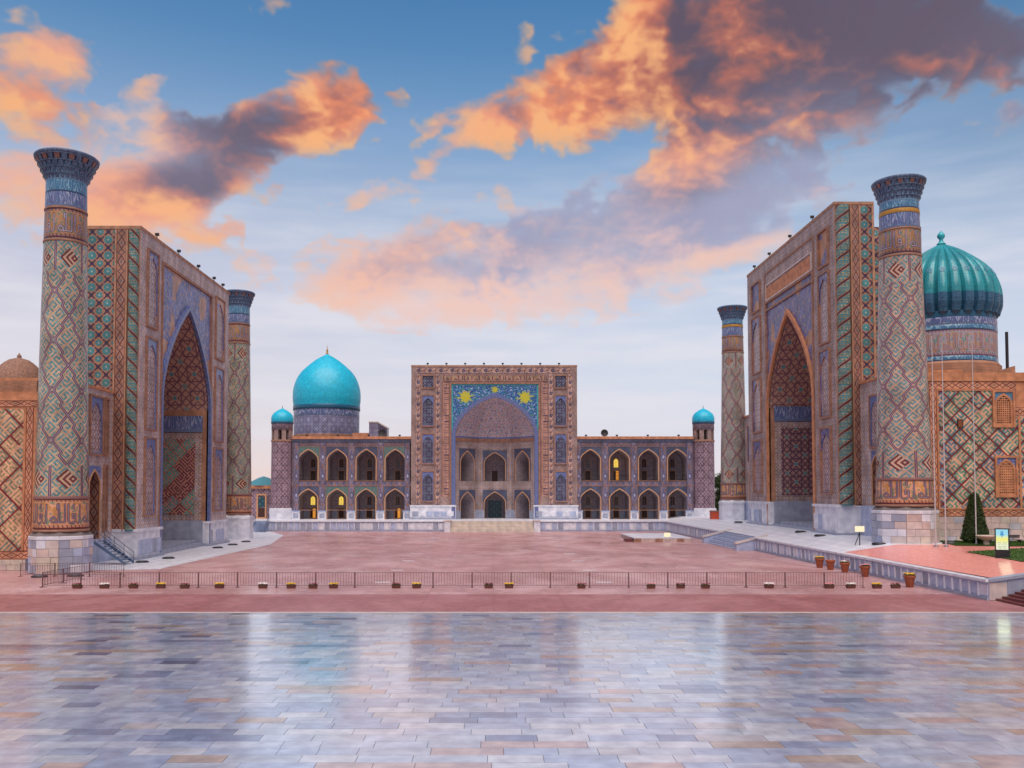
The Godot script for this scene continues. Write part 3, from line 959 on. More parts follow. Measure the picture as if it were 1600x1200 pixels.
func minaret(label: String, x: float, y: float, depth: float, h: Array, r0: float, r1: float, rc: float, skin: int, rich: bool, lean: float) -> Node3D:
	# h: tops of marble, lettered band, shaft, kufic band, blue bands, capital above the foot
	var t := thing("minaret", label, "minaret", at(x, y, depth), 0.0, "minarets at the corners of the two facing madrasas")
	t.rotation_degrees.z = lean
	var rad := func(q: float) -> float: return lerpf(r0, r1, clampf((q - h[0]) / (h[4] - h[0]), 0.0, 1.0))
	# octagonal marble foot
	var ro := r0 * 1.13
	var foot := Shape.new()
	foot.lathe([[ro, -2.2], [ro, h[0] - 0.35], [r0 + 0.02, h[0]], [0.1, h[0]]], 8, Vector3.ZERO, true, PI / 8)
	var base := part("base", foot, mats.joint if rich else mats.marble, t)
	var inner := ro * cos(PI / 8)
	var half := ro * sin(PI / 8)
	for f in 8:
		var a := TAU * f / 8.0
		if cos(a) < -0.3:
			continue
		for r in 4 if rich else 0:
			var hh: float = (h[0] - 0.75) / 4.0
			var cut := rng.randf_range(-0.35, 0.35) * half
			for c in 2:
				var s := Shape.new()
				var xa := -half + 0.02 if c == 0 else cut + 0.012
				var xb := cut - 0.012 if c == 0 else half - 0.02
				s.chamfered(xa, xb, 0.05 + r * hh + 0.012, 0.05 + (r + 1) * hh - 0.012, inner - 0.05, inner + rng.randf_range(0.03, 0.06), 0.02)
				var painted_lit_side := (a < 0.4 or a > 6.0) if skin == 0 else (a < 1.0 or a > 5.6)  # stones towards the viewer are warmer: light painted into their colour
				var kinds := ["marble_warm", "stone_pink", "marble", "stone_tan"] if painted_lit_side else ["marble_blue", "marble", "marble_grey", "marble_warm"]
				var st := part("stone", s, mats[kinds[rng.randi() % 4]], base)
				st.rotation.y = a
		var cap := Shape.new()
		cap.chamfered(-half, half, h[0] - 0.68, h[0] - 0.36, inner - 0.05, inner + 0.07, 0.03)
		var cs := part("coping", cap, mats.marble, base)
		cs.rotation.y = a
	var ring := func(lo: float, hi: float, bulge: float, called: String, m: String) -> void:
		var s := Shape.new()
		var ra: float = rad.call(lo) + bulge
		var rb: float = rad.call(hi) + bulge
		s.lathe([[ra - 0.1, lo], [ra, lo + 0.02], [rb, hi - 0.02], [rb - 0.1, hi]], 48, Vector3.ZERO, false, 0.0)
		for i in s.t.size():
			s.t[i].y -= lo
		part(called, s, mats[m], t)
	ring.call(h[0], h[0] + 0.22, 0.05, "moulding", "brick_trim")
	ring.call(h[0] + 0.22, h[1] - 0.3, 0.0, "inscription_band", "base_band")
	ring.call(h[1] - 0.3, h[1], 0.06, "moulding", "muqarnas_rust")
	# the shaft carries the lattice of glazed bricks
	var s2 := Shape.new()
	var prof := []
	for i in 9:
		var q := lerpf(h[1], h[2], i / 8.0)
		prof.append([rad.call(q), q])
	s2.lathe(prof, 56, Vector3.ZERO, false, 0.0)
	for i in s2.t.size():
		s2.t[i].y = (s2.t[i].y - h[1]) / (h[2] - h[1]) * 22.0
	part("shaft", s2, mats["minaret_skin%d" % skin], t)
	ring.call(h[2], h[2] + 0.25, 0.05, "moulding", "brick_trim")
	ring.call(h[2] + 0.25, h[3], 0.0, "inscription_band", "kufic_band")
	ring.call(h[3], h[3] + 0.2, 0.05, "moulding", "brick_trim")
	var mid: float = lerpf(h[3], h[4], 0.58)
	ring.call(h[3] + 0.2, mid, 0.0, "tile_frieze", "blue_script")
	if skin == 1:
		ring.call(mid, mid + 0.42, 0.03, "tile_frieze", "gold_frieze")
		mid += 0.42
	ring.call(mid, h[4], 0.0, "tile_frieze", "teal_frieze")
	# stalactite capital: tiers of little brackets
	var rt: float = rad.call(h[4])
	var cells := Shape.new()
	var core := Shape.new()
	var rust := Shape.new()
	var tiers := 4
	var ht: float = (h[5] - h[4] - 0.35) / tiers
	core.lathe([[rt - 0.02, h[4]], [lerpf(rt, rc, 0.72), h[5] - 0.35], [0.05, h[5] - 0.34]], 32)
	for k in tiers:
		var ra := lerpf(rt, rc, (k + 0.2) / tiers)
		var rb := lerpf(rt, rc, (k + 1.0) / tiers)
		var count := 26
		for i in count:
			var a := TAU * (i + (0.5 if k % 2 else 0.0)) / count
			var b := TAU / count * 0.34
			var y0: float = h[4] + k * ht
			var dst: Shape = rust if (k == 3 and i % 2 == 0) else cells
			var p := []
			for q in [[-1, ra * 0.97, y0 + ht * 0.12], [1, ra * 0.97, y0 + ht * 0.12], [1, rt * 0.8, y0 + ht * 0.12], [-1, rt * 0.8, y0 + ht * 0.12], [-1.15, rb, y0 + ht], [1.15, rb, y0 + ht], [1.15, rt * 0.8, y0 + ht], [-1.15, rt * 0.8, y0 + ht]]:
				var an: float = a + b * q[0]
				p.append(Vector3(sin(an) * q[1], q[2], cos(an) * q[1]))
			dst.hexa(p)
		cells.lathe([[rb - 0.12, h[4] + (k + 1) * ht - 0.07], [rb + 0.02, h[4] + (k + 1) * ht - 0.06], [rb + 0.02, h[4] + (k + 1) * ht + 0.02], [rb - 0.2, h[4] + (k + 1) * ht + 0.03]], 40)
	var cap2 := part("capital", core, mats.muqarnas_dark, t)
	part("brackets", cells, mats.muqarnas, cap2).set_meta("kind", "stuff")
	part("rust_brackets", rust, mats.muqarnas_rust, cap2).set_meta("kind", "stuff")
	var lid := Shape.new()
	lid.lathe([[rc - 0.2, h[5] - 0.36], [rc + 0.05, h[5] - 0.3], [rc + 0.1, h[5] - 0.1], [rc, h[5]], [0.05, h[5] + 0.12]], 40)
	part("rim", lid, mats.muqarnas, cap2)
	return t


# a recessed arched panel framed in brick; the mosaic lies behind the spandrel plate
func niche_panel(parent: Node3D, x0: float, x1: float, y0: float, y1: float, plate: String, mosaic: String, arched := true, z := 0.0) -> void:
	var w := x1 - x0
	var a := {"x": (x0 + x1) / 2.0, "w": w * 0.5 - 0.3, "base": y0 + 0.3, "spring": y1 - 0.35 - w * 0.62, "rise": w * 0.5, "round": 0.55, "steps": 7}
	var s := Shape.new()
	if arched:
		s.arch_plate(x0 + 0.2, x1 - 0.2, y0 + 0.2, y1 - 0.2, z + 0.13, a)
		s.arch_reveal(a, z + 0.01, z + 0.13)
	else:
		s.face(x0 + 0.2, x1 - 0.2, y0 + 0.2, y1 - 0.2, z + 0.02)
	var p := part("niche_panel", s, mats[plate], parent)
	if arched:
		var m := Shape.new()
		m.arch_fill(a, z + 0.012)
		part("mosaic", m, mats[mosaic], p)
	var f := Shape.new()
	f.frame(x0, x1, y0, y1, 0.21, z, z + 0.24)
	part("frame", f, mats.brick_trim, p)


func portal(label: String, where: Vector3, turn: float, d: Dictionary) -> Node3D:
	var t := thing("portal", label, "portal", where, turn, "monumental portals round the square")
	var hw: float = d.width / 2.0
	var top: float = d.top
	var a: Dictionary = d.arch
	var sx0: float = a.x - a.w - d.margin
	var sx1: float = a.x + a.w + d.margin
	# front: two piers and the band over the spandrel
	var s := Shape.new()
	s.face(-hw, sx0, 0, top, 0)
	s.face(sx1, hw, 0, top, 0)
	s.face(sx0, sx1, d.spandrel_top, top, 0)
	part("front_wall", s, mats[d.wall], t)
	s = Shape.new()
	s.arch_plate(sx0, sx1, 0, d.spandrel_top, -0.1, a)
	part("spandrel", s, mats[d.spandrel], t)
	s = Shape.new()
	s.box(sx0 - 0.3, sx0, d.plinth, d.spandrel_top, -0.12, 0.14)
	s.box(sx1, sx1 + 0.3, d.plinth, d.spandrel_top, -0.12, 0.14)
	s.box(sx0 - 0.3, sx1 + 0.3, d.spandrel_top, d.spandrel_top + 0.3, -0.12, 0.14)
	part("spandrel_frame", s, mats.brick_trim, t)
	s = Shape.new()
	s.arch_band(a, d.band, -0.3, 0.22)
	part("arch_moulding", s, mats[d.moulding], t)
	# sides, roof and back
	var dep: float = d.depth
	s = Shape.new()
	for sg in [-1.0, 1.0]:
		var x: float = hw * sg
		var f := Vector3(x, 0, 0)
		var b := Vector3(x, 0, -dep)
		if sg < 0:
			s.quad(b, f, f + Vector3(0, top, 0), b + Vector3(0, top, 0), Vector2(-dep, 0), Vector2(0, 0), Vector2(0, top), Vector2(-dep, top))
		else:
			s.quad(f, b, b + Vector3(0, top, 0), f + Vector3(0, top, 0), Vector2(0, 0), Vector2(-dep, 0), Vector2(-dep, top), Vector2(0, top))
	s.arch_plate(-hw, hw, 0, top, -dep - 0.01, a)
	part("side_wall", s, mats.brick, t)
	part("cornice", boxed(-hw - 0.06, hw + 0.06, top, top + 0.32, -dep - 0.05, 0.06), mats.brick_buff, t)
	if d.has("rear"):
		s = Shape.new()
		s.box(-hw + 0.5, a.x - a.w - 0.2, 0, top - d.rear_drop, -d.rear, -dep - 0.02)
		s.box(a.x + a.w + 0.2, hw - 0.5, 0, top - d.rear_drop, -d.rear, -dep - 0.02)
		s.box(a.x - a.w - 0.2, a.x + a.w + 0.2, a.spring + a.rise + 0.6, top - d.rear_drop, -d.rear, -dep - 0.02)
		part("rear_block", s, mats.star_field, t)
	# the recess
	var rd: float = d.recess
	if d.get("semi_dome", false):
		semi_dome(t, a, d)
	else:
		s = Shape.new()
		s.arch_reveal(a, -rd, -0.1, false, 1)
		part("jamb", s, mats.brick, t)
		s = Shape.new()
		s.arch_reveal(a, -rd, -0.1, false, 2)
		part("vault", s, mats.net_vault, t)
		s = Shape.new()
		s.arch_fill(a, -rd)
		part("back_wall", s, mats.net_vault, t)
		# the panels on both inner walls
		for sg in [-1.0, 1.0]:
			var x: float = a.x + sg * (a.w - 0.03)
			var inn: float = -sg
			var put := func(called: String, m: String, z0: float, z1: float, y0: float, y1: float, out: float) -> void:
				var q := Shape.new()
				var xa := x
				var xb := x + inn * out
				q.box(minf(xa, xb), maxf(xa, xb), y0, y1, z0, z1)
				for i in q.t.size():
					q.t[i] = Vector2(q.v[i].z, q.v[i].y)
				part(called, q, mats[m], t)
			put.call("marble_dado", "marble_grey", -rd, -0.6, 0.0, d.plinth + 0.4, 0.2)
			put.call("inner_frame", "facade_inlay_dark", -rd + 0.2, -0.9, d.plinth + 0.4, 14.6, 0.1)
			put.call("inner_panel", d.inner, -rd + 0.9, -1.7, d.plinth + 1.2, 13.8, 0.16)
			put.call("inner_inscription", "inner_script", -rd, -0.8, 14.7, 16.8, 0.14)
		# a doorway in the back wall
		var da := {"x": a.x, "w": 1.6, "base": 0.0, "spring": 4.4, "rise": 1.7, "round": 0.6}
		s = Shape.new()
		s.arch_band(da, 0.5, -rd, -rd + 0.3)
		var fr := part("door_frame", s, mats.brick_trim, t)
		s = Shape.new()
		s.arch_fill(da, -rd + 0.05)
		part("door", s, mats.dark_wood, fr)
		s = Shape.new()
		s.box(a.x - a.w, a.x + a.w, -0.3, 0.45, -rd, -0.4)
		s.box(a.x - a.w + 0.6, a.x + a.w - 0.6, 0.45, 0.8, -rd, -1.2)
		part("step", s, mats.marble_grey, t)
	# marble plinths under the piers
	for e in [[-hw, sx0 + d.margin], [sx1 - d.margin, hw]]:
		var pl := part("plinth", boxed(e[0] - 0.12, e[1] + 0.1, -2.2, d.plinth, -dep * 0.98, 0.2), mats.marble, t)
		part("coping", boxed(e[0] - 0.2, e[1] + 0.16, d.plinth, d.plinth + 0.3, -dep * 0.99, 0.3), mats.marble, pl)
		var count := maxi(3, int((e[1] - e[0]) / 1.25))
		var w: float = (e[1] - e[0] - 0.4) / count
		for i in count:
			var q := Shape.new()
			var xa: float = e[0] + 0.2 + i * w + 0.08
			q.chamfered(xa, xa + w - 0.16, 0.55, d.plinth - 0.85, 0.15, 0.26, 0.03)
			part("panel", q, mats[["marble_blue", "marble_grey", "marble_blue", "marble"][rng.randi() % 4]], pl)
		part("footing", boxed(e[0] - 0.3, e[1] + 0.25, -2.2, 0.35, -dep * 0.9, 0.45), mats.marble_grey, pl)
	return t


# the side turned to the viewer: twisted corner column, diamond strip, field of stars
func portal_side(t: Node3D, sg: float, hw: float, top: float, lo: float, widths: Array, dep: float) -> void:
	var x := hw * sg
	var s := Shape.new()
	var r: float = widths[0] * 0.5
	var n := 10
	for i in n:
		var a0 := PI * i / n
		var a1 := PI * (i + 1) / n
		var p0 := Vector3(x + sg * sin(a0) * r * 0.75, lo, -0.12 - r + cos(a0) * r)
		var p1 := Vector3(x + sg * sin(a1) * r * 0.75, lo, -0.12 - r + cos(a1) * r)
		var h := Vector3(0, top - lo - 0.1, 0)
		if sg > 0:
			s.quad(p0, p1, p1 + h, p0 + h, Vector2(float(i) / n, 0), Vector2((i + 1.0) / n, 0), Vector2((i + 1.0) / n, h.y), Vector2(float(i) / n, h.y))
		else:
			s.quad(p1, p0, p0 + h, p1 + h, Vector2((i + 1.0) / n, 0), Vector2(float(i) / n, 0), Vector2(float(i) / n, h.y), Vector2((i + 1.0) / n, h.y))
	part("corner_column", s, mats.cable, t)
	var strip := func(called: String, m: String, z0: float, z1: float, out: float, unit: bool) -> void:
		var q := Shape.new()
		q.box(minf(x, x + sg * out), maxf(x, x + sg * out), lo, top - 0.1, z0, z1)
		for i in q.t.size():
			q.t[i] = Vector2((q.v[i].z - z0) / (z1 - z0) if unit else q.v[i].z, q.v[i].y)
		part(called, q, mats[m], t)
	var z: float = -0.2 - widths[0]
	strip.call("brick_fillet", "brick_buff", z - 0.16, z, 0.22, false)
	strip.call("diamond_strip", "diamond_strip", z - 0.16 - widths[1], z - 0.16, 0.16, true)
	strip.call("brick_fillet", "brick_buff", z - 0.34 - widths[1], z - 0.16 - widths[1], 0.22, false)
	strip.call("star_panel", "star_field", -dep + 0.25, z - 0.34 - widths[1], 0.08, false)
	strip.call("brick_fillet", "brick_buff", -dep, -dep + 0.25, 0.16, false)


func semi_dome(t: Node3D, a: Dictionary, d: Dictionary) -> void:
	var plan := [Vector2(-a.w, 0), Vector2(-a.w, -1.4), Vector2(-3.15, -6.0), Vector2(3.15, -6.0), Vector2(a.w, -1.4), Vector2(a.w, 0)]
	var s := Shape.new()
	var prof := []
	for i in 13:
		var q := i / 12.0
		var g: float = lerpf(q * q, q, 0.35)
		prof.append(Vector2(g, a.spring + a.rise * (a.round * sqrt(maxf(0.0, 1.0 - (1.0 - g) * (1.0 - g))) + (1.0 - a.round) * g)))
	for j in plan.size() - 1:
		for i in 12:
			var p: Vector2 = plan[j]
			var q: Vector2 = plan[j + 1]
			var f0: float = 1.0 - prof[i].x
			var f1: float = 1.0 - prof[i + 1].x
			var v00 := Vector3(p.x * f0 + a.x, prof[i].y, p.y * f0 - 0.1)
			var v10 := Vector3(q.x * f0 + a.x, prof[i].y, q.y * f0 - 0.1)
			var v11 := Vector3(q.x * f1 + a.x, prof[i + 1].y, q.y * f1 - 0.1)
			var v01 := Vector3(p.x * f1 + a.x, prof[i + 1].y, p.y * f1 - 0.1)
			s.quad(v00, v10, v11, v01, Vector2(j * 5.0, v00.y), Vector2(j * 5.0 + 5.0 * f0, v00.y), Vector2(j * 5.0 + 5.0 * f1, v01.y), Vector2(j * 5.0, v01.y))
	part("vault", s, mats.vault_mosaic, t)
	# walls of the recess: two stacked arches on each of three sides
	for j in plan.size() - 1:
		var p: Vector2 = plan[j]
		var q: Vector2 = plan[j + 1]
		var len_ := p.distance_to(q)
		var hold := Node3D.new()
		hold.name = "bay" if j in [1, 2, 3] else "jamb"
		t.add_child(hold, true)
		hold.position = Vector3(p.x + a.x, 0, p.y - 0.1)
		hold.rotation.y = atan2(-(q.y - p.y), q.x - p.x)
		var w := Shape.new()
		if j == 0 or j == 4:
			w.face(0, len_, 0, a.spring, 0)
			part("wall", w, mats.blue_tile, hold)
			continue
		var aw := 2.0 if j == 2 else 1.85
		var up := {"x": len_ / 2.0, "w": aw, "base": 7.1, "spring": 10.7, "rise": 1.9 if j == 2 else 2.1, "round": 0.55}
		var lo := {"x": len_ / 2.0, "w": aw, "base": 0.0, "spring": 3.0, "rise": 2.0, "round": 0.55}
		w.arch_plate(0, len_, 6.4, 14.6, 0, up)
		w.arch_plate(0, len_, 0, 6.4, 0, lo)
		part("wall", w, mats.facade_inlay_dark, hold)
		var bd := Shape.new()
		bd.box(0, len_, 14.6, 15.3, -0.05, 0.08)
		part("cornice", bd, mats.brick_trim, hold)
		bd = Shape.new()
		bd.face(0, len_, 15.3, a.spring, 0.02)
		part("inscription_band", bd, mats.blue_tile, hold)
		for e in [up, lo]:
			var pl := Shape.new()
			pl.arch_plate(len_ / 2 - aw - 0.35, len_ / 2 + aw + 0.35, e.base, e.spring + e.rise + 0.5, 0.03, e)
			part("spandrel", pl, mats.bay_mosaic, hold)
			pl = Shape.new()
			pl.arch_band(e, 0.16, 0.0, 0.09)
			part("arch_trim", pl, mats.arch_trim, hold)
			var nz := -4.2
			pl = Shape.new()
			pl.arch_reveal(e, nz, 0.0)
			pl.arch_fill(e, nz)
			part("niche", pl, mats.niche_plaster, hold)
			var low: bool = e == lo
			pl = Shape.new()
			if j == 2 and low:
				pl.box(len_ / 2 - 1.3, len_ / 2 + 1.3, 0, 3.4, nz, nz + 0.08)
				part("door", pl, mats.teal_door, hold)
			else:
				var off := -0.35 if j == 1 else (0.35 if j == 3 else 0.0)
				pl.box(len_ / 2 + off - 0.55, len_ / 2 + off + 0.55, e.base, e.base + 2.1, nz, nz + 0.1)
				part("door", pl, mats.door_glow if (j == 1 and low) else mats.dark_wood, hold)
				if low:
					pl = Shape.new()
					pl.box(len_ / 2 + off + 0.6, len_ / 2 + off + 0.85, 0, 1.7, nz, nz + 0.3)
					part("door_jamb", pl, mats.marble, hold)
		bd = Shape.new()
		bd.box(-0.1, len_ / 2 - aw - 0.05, 0, 1.6, -0.1, 0.12)
		bd.box(len_ / 2 + aw + 0.05, len_ + 0.1, 0, 1.6, -0.1, 0.12)
		part("marble_dado", bd, mats.marble_grey, hold)


# one bay of the two-storeyed arcade, at x, on the wall plane z = 0
func bay(t: Node3D, x: float, seed_: int, lit: Dictionary) -> void:
	var half := 2.72
	var lower := {"x": x, "w": 1.8, "base": 0.0, "spring": 3.85, "rise": 1.7, "round": 0.55, "steps": 9}
	var upper := {"x": x, "w": 1.8, "base": 7.2, "spring": 11.15, "rise": 1.8, "round": 0.55, "steps": 9}
	var k := 0
	for e in [lower, upper]:
		var s := Shape.new()
		s.arch_plate(x - half, x + half, 0.0 if k == 0 else 6.55, 6.55 if k == 0 else 14.4, 0, e)
		part("wall", s, mats.bay_wall, t)
		s = Shape.new()
		s.arch_plate(x - 2.1, x + 2.1, e.base + 1.6 if k == 0 else e.base, e.spring + e.rise + 0.62, 0.035, {"x": x, "w": 1.8, "base": e.base + 1.6 if k == 0 else e.base, "spring": e.spring, "rise": e.rise, "round": 0.55, "steps": 9})
		part("spandrel", s, mats.bay_mosaic_green if noise01(seed_, k, 5) > 0.6 else mats.bay_mosaic, t)
		s = Shape.new()
		s.arch_band(e, 0.17, -0.02, 0.12)
		part("arch_trim", s, mats.arch_trim, t)
		s = Shape.new()
		s.frame(x - 2.2, x + 2.2, e.base - 0.15 if k else 1.65, e.spring + e.rise + 0.72, 0.1, 0.0, 0.1)
		part("spandrel_frame", s, mats.brick_trim, t)
		s = Shape.new()
		var nz := -4.8
		s.arch_reveal(e, nz, 0.0)
		s.arch_fill(e, nz)
		var niche := part("niche", s, mats.niche_plaster, t)
		s = Shape.new()
		s.frame(x - 0.62, x + 0.62, e.base, e.base + 2.0, 0.12, nz, nz + 0.12)
		part("door_frame", s, mats.arch_trim, niche)
		if lit.get("door%d" % k, false):   # a lit room behind a half-open leaf
			part("lit_doorway", boxed(x - 0.5, x + 0.5, e.base, e.base + 1.88, nz, nz + 0.03), mats.door_glow, niche)
			part("door", boxed(x - 0.5, x - 0.02, e.base, e.base + 1.88, nz + 0.03, nz + 0.08), mats.dark_wood, niche)
			part("transom", boxed(x - 0.5, x + 0.5, e.base + 1.5, e.base + 1.6, nz + 0.03, nz + 0.07), mats.dark_wood, niche)
		else:
			part("door", boxed(x - 0.5, x + 0.5, e.base, e.base + 1.88, nz, nz + 0.06), mats.dark_wood, niche)
		var wa := {"x": x, "w": 0.42, "base": e.base + 2.6, "spring": e.base + 3.75, "rise": 0.5, "round": 0.7, "steps": 5}
		s = Shape.new()
		s.arch_fill(wa, nz + 0.05)
		part("window", s, mats.window_glow if lit.get("window%d" % k, false) else mats.dark_glass, niche)
		s = Shape.new()
		s.arch_band(wa, 0.12, nz, nz + 0.1)
		s.box(x - 0.02, x + 0.02, wa.base, wa.spring + 0.45, nz + 0.05, nz + 0.09)
		for q in 3:
			s.box(x - 0.42, x + 0.42, wa.base + 0.28 + q * 0.36, wa.base + 0.31 + q * 0.36, nz + 0.05, nz + 0.09)
		part("window_frame", s, mats.arch_trim, niche)
		if lit.get("window%d" % k, false) or lit.get("door%d" % k, false):
			var lamp := OmniLight3D.new()
			lamp.name = "room_light"
			lamp.light_color = Color(1.0, 0.72, 0.36)
			lamp.light_energy = 0.12
			lamp.light_size = 0.3
			lamp.omni_range = 12.0
			lamp.omni_attenuation = 2.0
			lamp.shadow_enabled = true
			lamp.position = Vector3(x + 0.2, e.base + (3.2 if lit.get("window%d" % k, false) else 1.2), nz + 0.5)
			niche.add_child(lamp, true)
		if k == 1:
			s = Shape.new()
			s.box(x - 1.8, x + 1.8, e.base + 1.0, e.base + 1.06, -0.3, -0.24)
			s.box(x - 1.8, x + 1.8, e.base + 0.1, e.base + 0.15, -0.3, -0.25)
			for i in 19:
				s.box(x - 1.75 + i * 0.194, x - 1.72 + i * 0.194, e.base, e.base + 1.0, -0.29, -0.26)
			part("railing", s, mats.black, niche)
		else:
			s = Shape.new()
			for sg in [-1.0, 1.0]:
				s.box(minf(x + sg * 0.66, x + sg * 1.78), maxf(x + sg * 0.66, x + sg * 1.78), 0.0, 1.55, nz, nz + 0.1)
			part("marble_dado", s, mats.marble_grey, niche)
		k += 1


func pilaster(t: Node3D, x: float, w: float) -> void:
	var q := boxed(x - w / 2, x + w / 2, 1.62, 14.3, 0.0, 0.18)
	for i in q.t.size():
		q.t[i] = Vector2((q.v[i].x - x) / w * 1.111 + 0.5, q.v[i].y)
	part("pilaster", q, mats.pilaster_mosaic, t)
	var s := Shape.new()
	s.chamfered(x - w / 2 - 0.28, x + w / 2 + 0.28, -0.4, 1.35, -0.05, 0.25, 0.03)
	var b := part("pilaster_base", s, mats.marble, t)
	part("coping", boxed(x - w / 2 - 0.34, x + w / 2 + 0.34, 1.35, 1.6, -0.05, 0.32), mats.marble_blue, b)
	s = Shape.new()
	s.chamfered(x - w / 2, x + w / 2, 0.2, 1.1, 0.2, 0.3, 0.03)
	part("panel", s, mats.marble_grey, b)


func dome_profile(r: float, h: float, foot: float, steps := 18) -> Array:
	var q := [0.0, 0.12, 0.28, 0.4, 0.53, 0.66, 0.78, 0.86, 0.93, 1.0]
	var w := [foot, 1.0, 0.995, 0.952, 0.872, 0.728, 0.525, 0.365, 0.19, 0.0]
	var out := []
	for i in steps + 1:
		var t := float(i) / steps
		var k := 0
		while k < q.size() - 2 and t > q[k + 1]:
			k += 1
		var f: float = (t - q[k]) / (q[k + 1] - q[k])
		var v := cubic_interpolate(w[k], w[k + 1], w[maxi(k - 1, 0)], w[mini(k + 2, w.size() - 1)], f)
		out.append([maxf(v * r, 0.02), t * h])
	return out


func flower_heads(s: Shape, r0: float, y: float, count: int, sx: float, sz: float) -> void:
	for i in count:
		var c := Vector3(rng.randf_range(-sx, sx), y + rng.randf_range(0, 0.09), rng.randf_range(-sz, sz))
		var a := rng.randf() * TAU
		for j in 5:
			var b := a + TAU * j / 5.0
			var e := a + TAU * (j + 1) / 5.0
			s.tri(c + Vector3(0, 0.03, 0), c + Vector3(cos(b) * r0, 0, sin(b) * r0), c + Vector3(cos(e) * r0, 0, sin(e) * r0))


func leaf_cloud(s: Shape, count: int, where: Callable, size: float, dark: Color, light: Color) -> void:
	for i in count:
		var p: Vector3 = where.call()
		var d := Vector3(rng.randf_range(-1, 1), rng.randf_range(-0.4, 1), rng.randf_range(-1, 1)).normalized()
		var e := d.cross(Vector3(rng.randf_range(-1, 1), rng.randf_range(-1, 1), rng.randf_range(-1, 1))).normalized()
		var z := size * rng.randf_range(0.6, 1.3)
		s.tint = dark.lerp(light, rng.randf())
		s.tri(p + d * z, p - d * z * 0.4 + e * z * 0.55, p - d * z * 0.4 - e * z * 0.55)
	s.tint = Color.WHITE


func terrace_y(x: float, depth: float) -> float:
	return 1.36 + 0.0047 * (clampf(depth, 58.0, 155.0) - 58.0) + clampf((x - 32.4) / 5.0, 0.0, 1.0) * 0.72


func wall_x(depth: float) -> float:   # the parapet line of the eastern terrace
	return lerpf(32.4, 30.3, clampf((depth - 58.0) / 97.0, 0.0, 1.0))


func sheet(pts: Array, y: float) -> Shape:   # a flat polygon given as [x, depth], convex, uv in metres
	var s := Shape.new()
	var idx := Geometry2D.triangulate_polygon(PackedVector2Array(pts.map(func(p): return Vector2(p[0], -p[1]))))
	for p in pts:
		s.vert(at(p[0], y, p[1]), Vector3.UP, Vector2(p[0], -p[1]))
	up_facing(s, idx)
	return s


func up_facing(s: Shape, idx: PackedInt32Array) -> void:
	for i in range(0, idx.size(), 3):
		var a := s.v[idx[i]]
		var up := (s.v[idx[i + 1]] - a).cross(s.v[idx[i + 2]] - a).y > 0.0
		s.k.append_array(PackedInt32Array([idx[i], idx[i + 2], idx[i + 1]] if up else [idx[i], idx[i + 1], idx[i + 2]]))


func _ready() -> void:
	# camera
	var cam := Camera3D.new()
	cam.name = "camera"
	cam.projection = Camera3D.PROJECTION_FRUSTUM
	cam.near = 0.2
	cam.far = 3000.0
	cam.size = 1200.0 / 1380.0 * 0.2
	cam.frustum_offset = Vector2(30.0, 110.6) / 1380.0 * 0.2
	cam.position = Vector3(0, 7.2, 0)
	cam.rotation_degrees.x = 2.3
	add_child(cam)
	cam.current = true
	# sky, exposure and the last low sun behind the viewer
	soft.noise_type = FastNoiseLite.TYPE_SIMPLEX_SMOOTH
	soft.frequency = 0.28
	soft.fractal_octaves = 5
	soft.seed = 12
	fine.noise_type = FastNoiseLite.TYPE_SIMPLEX_SMOOTH
	fine.frequency = 0.3
	fine.fractal_octaves = 4
	fine.seed = 5
	var env := Environment.new()
	env.background_mode = Environment.BG_SKY
	env.sky = make_sky()
	env.tonemap_mode = Environment.TONE_MAPPER_LINEAR
	env.tonemap_exposure = 1.18
	env.sdfgi_enabled = true
	env.ssao_enabled = true
	env.ssil_enabled = true
	var we := WorldEnvironment.new()
	we.name = "environment"
	we.environment = env
	add_child(we)
	var sun := DirectionalLight3D.new()
	sun.name = "sun"
	sun.light_energy = 1.0
	sun.light_angular_distance = 60.0
	sun.light_color = Color(1.0, 0.93, 0.87)
	sun.rotation_degrees = Vector3(-65.0, 2.0, 0.0)
	sun.shadow_enabled = true
	add_child(sun)
	# pattern noise works in pixels and metres from here on
	soft.frequency = 0.02
	soft.fractal_octaves = 2
	fine.frequency = 0.02
	fine.fractal_octaves = 2
	make_materials()
	weather()
	rng.seed = 2024
	ground_and_square()
	eastern_terrace()
	northern_terrace()
	western_madrasa()
	eastern_madrasa()
	northern_madrasa()
	square_things()
	garden_things()


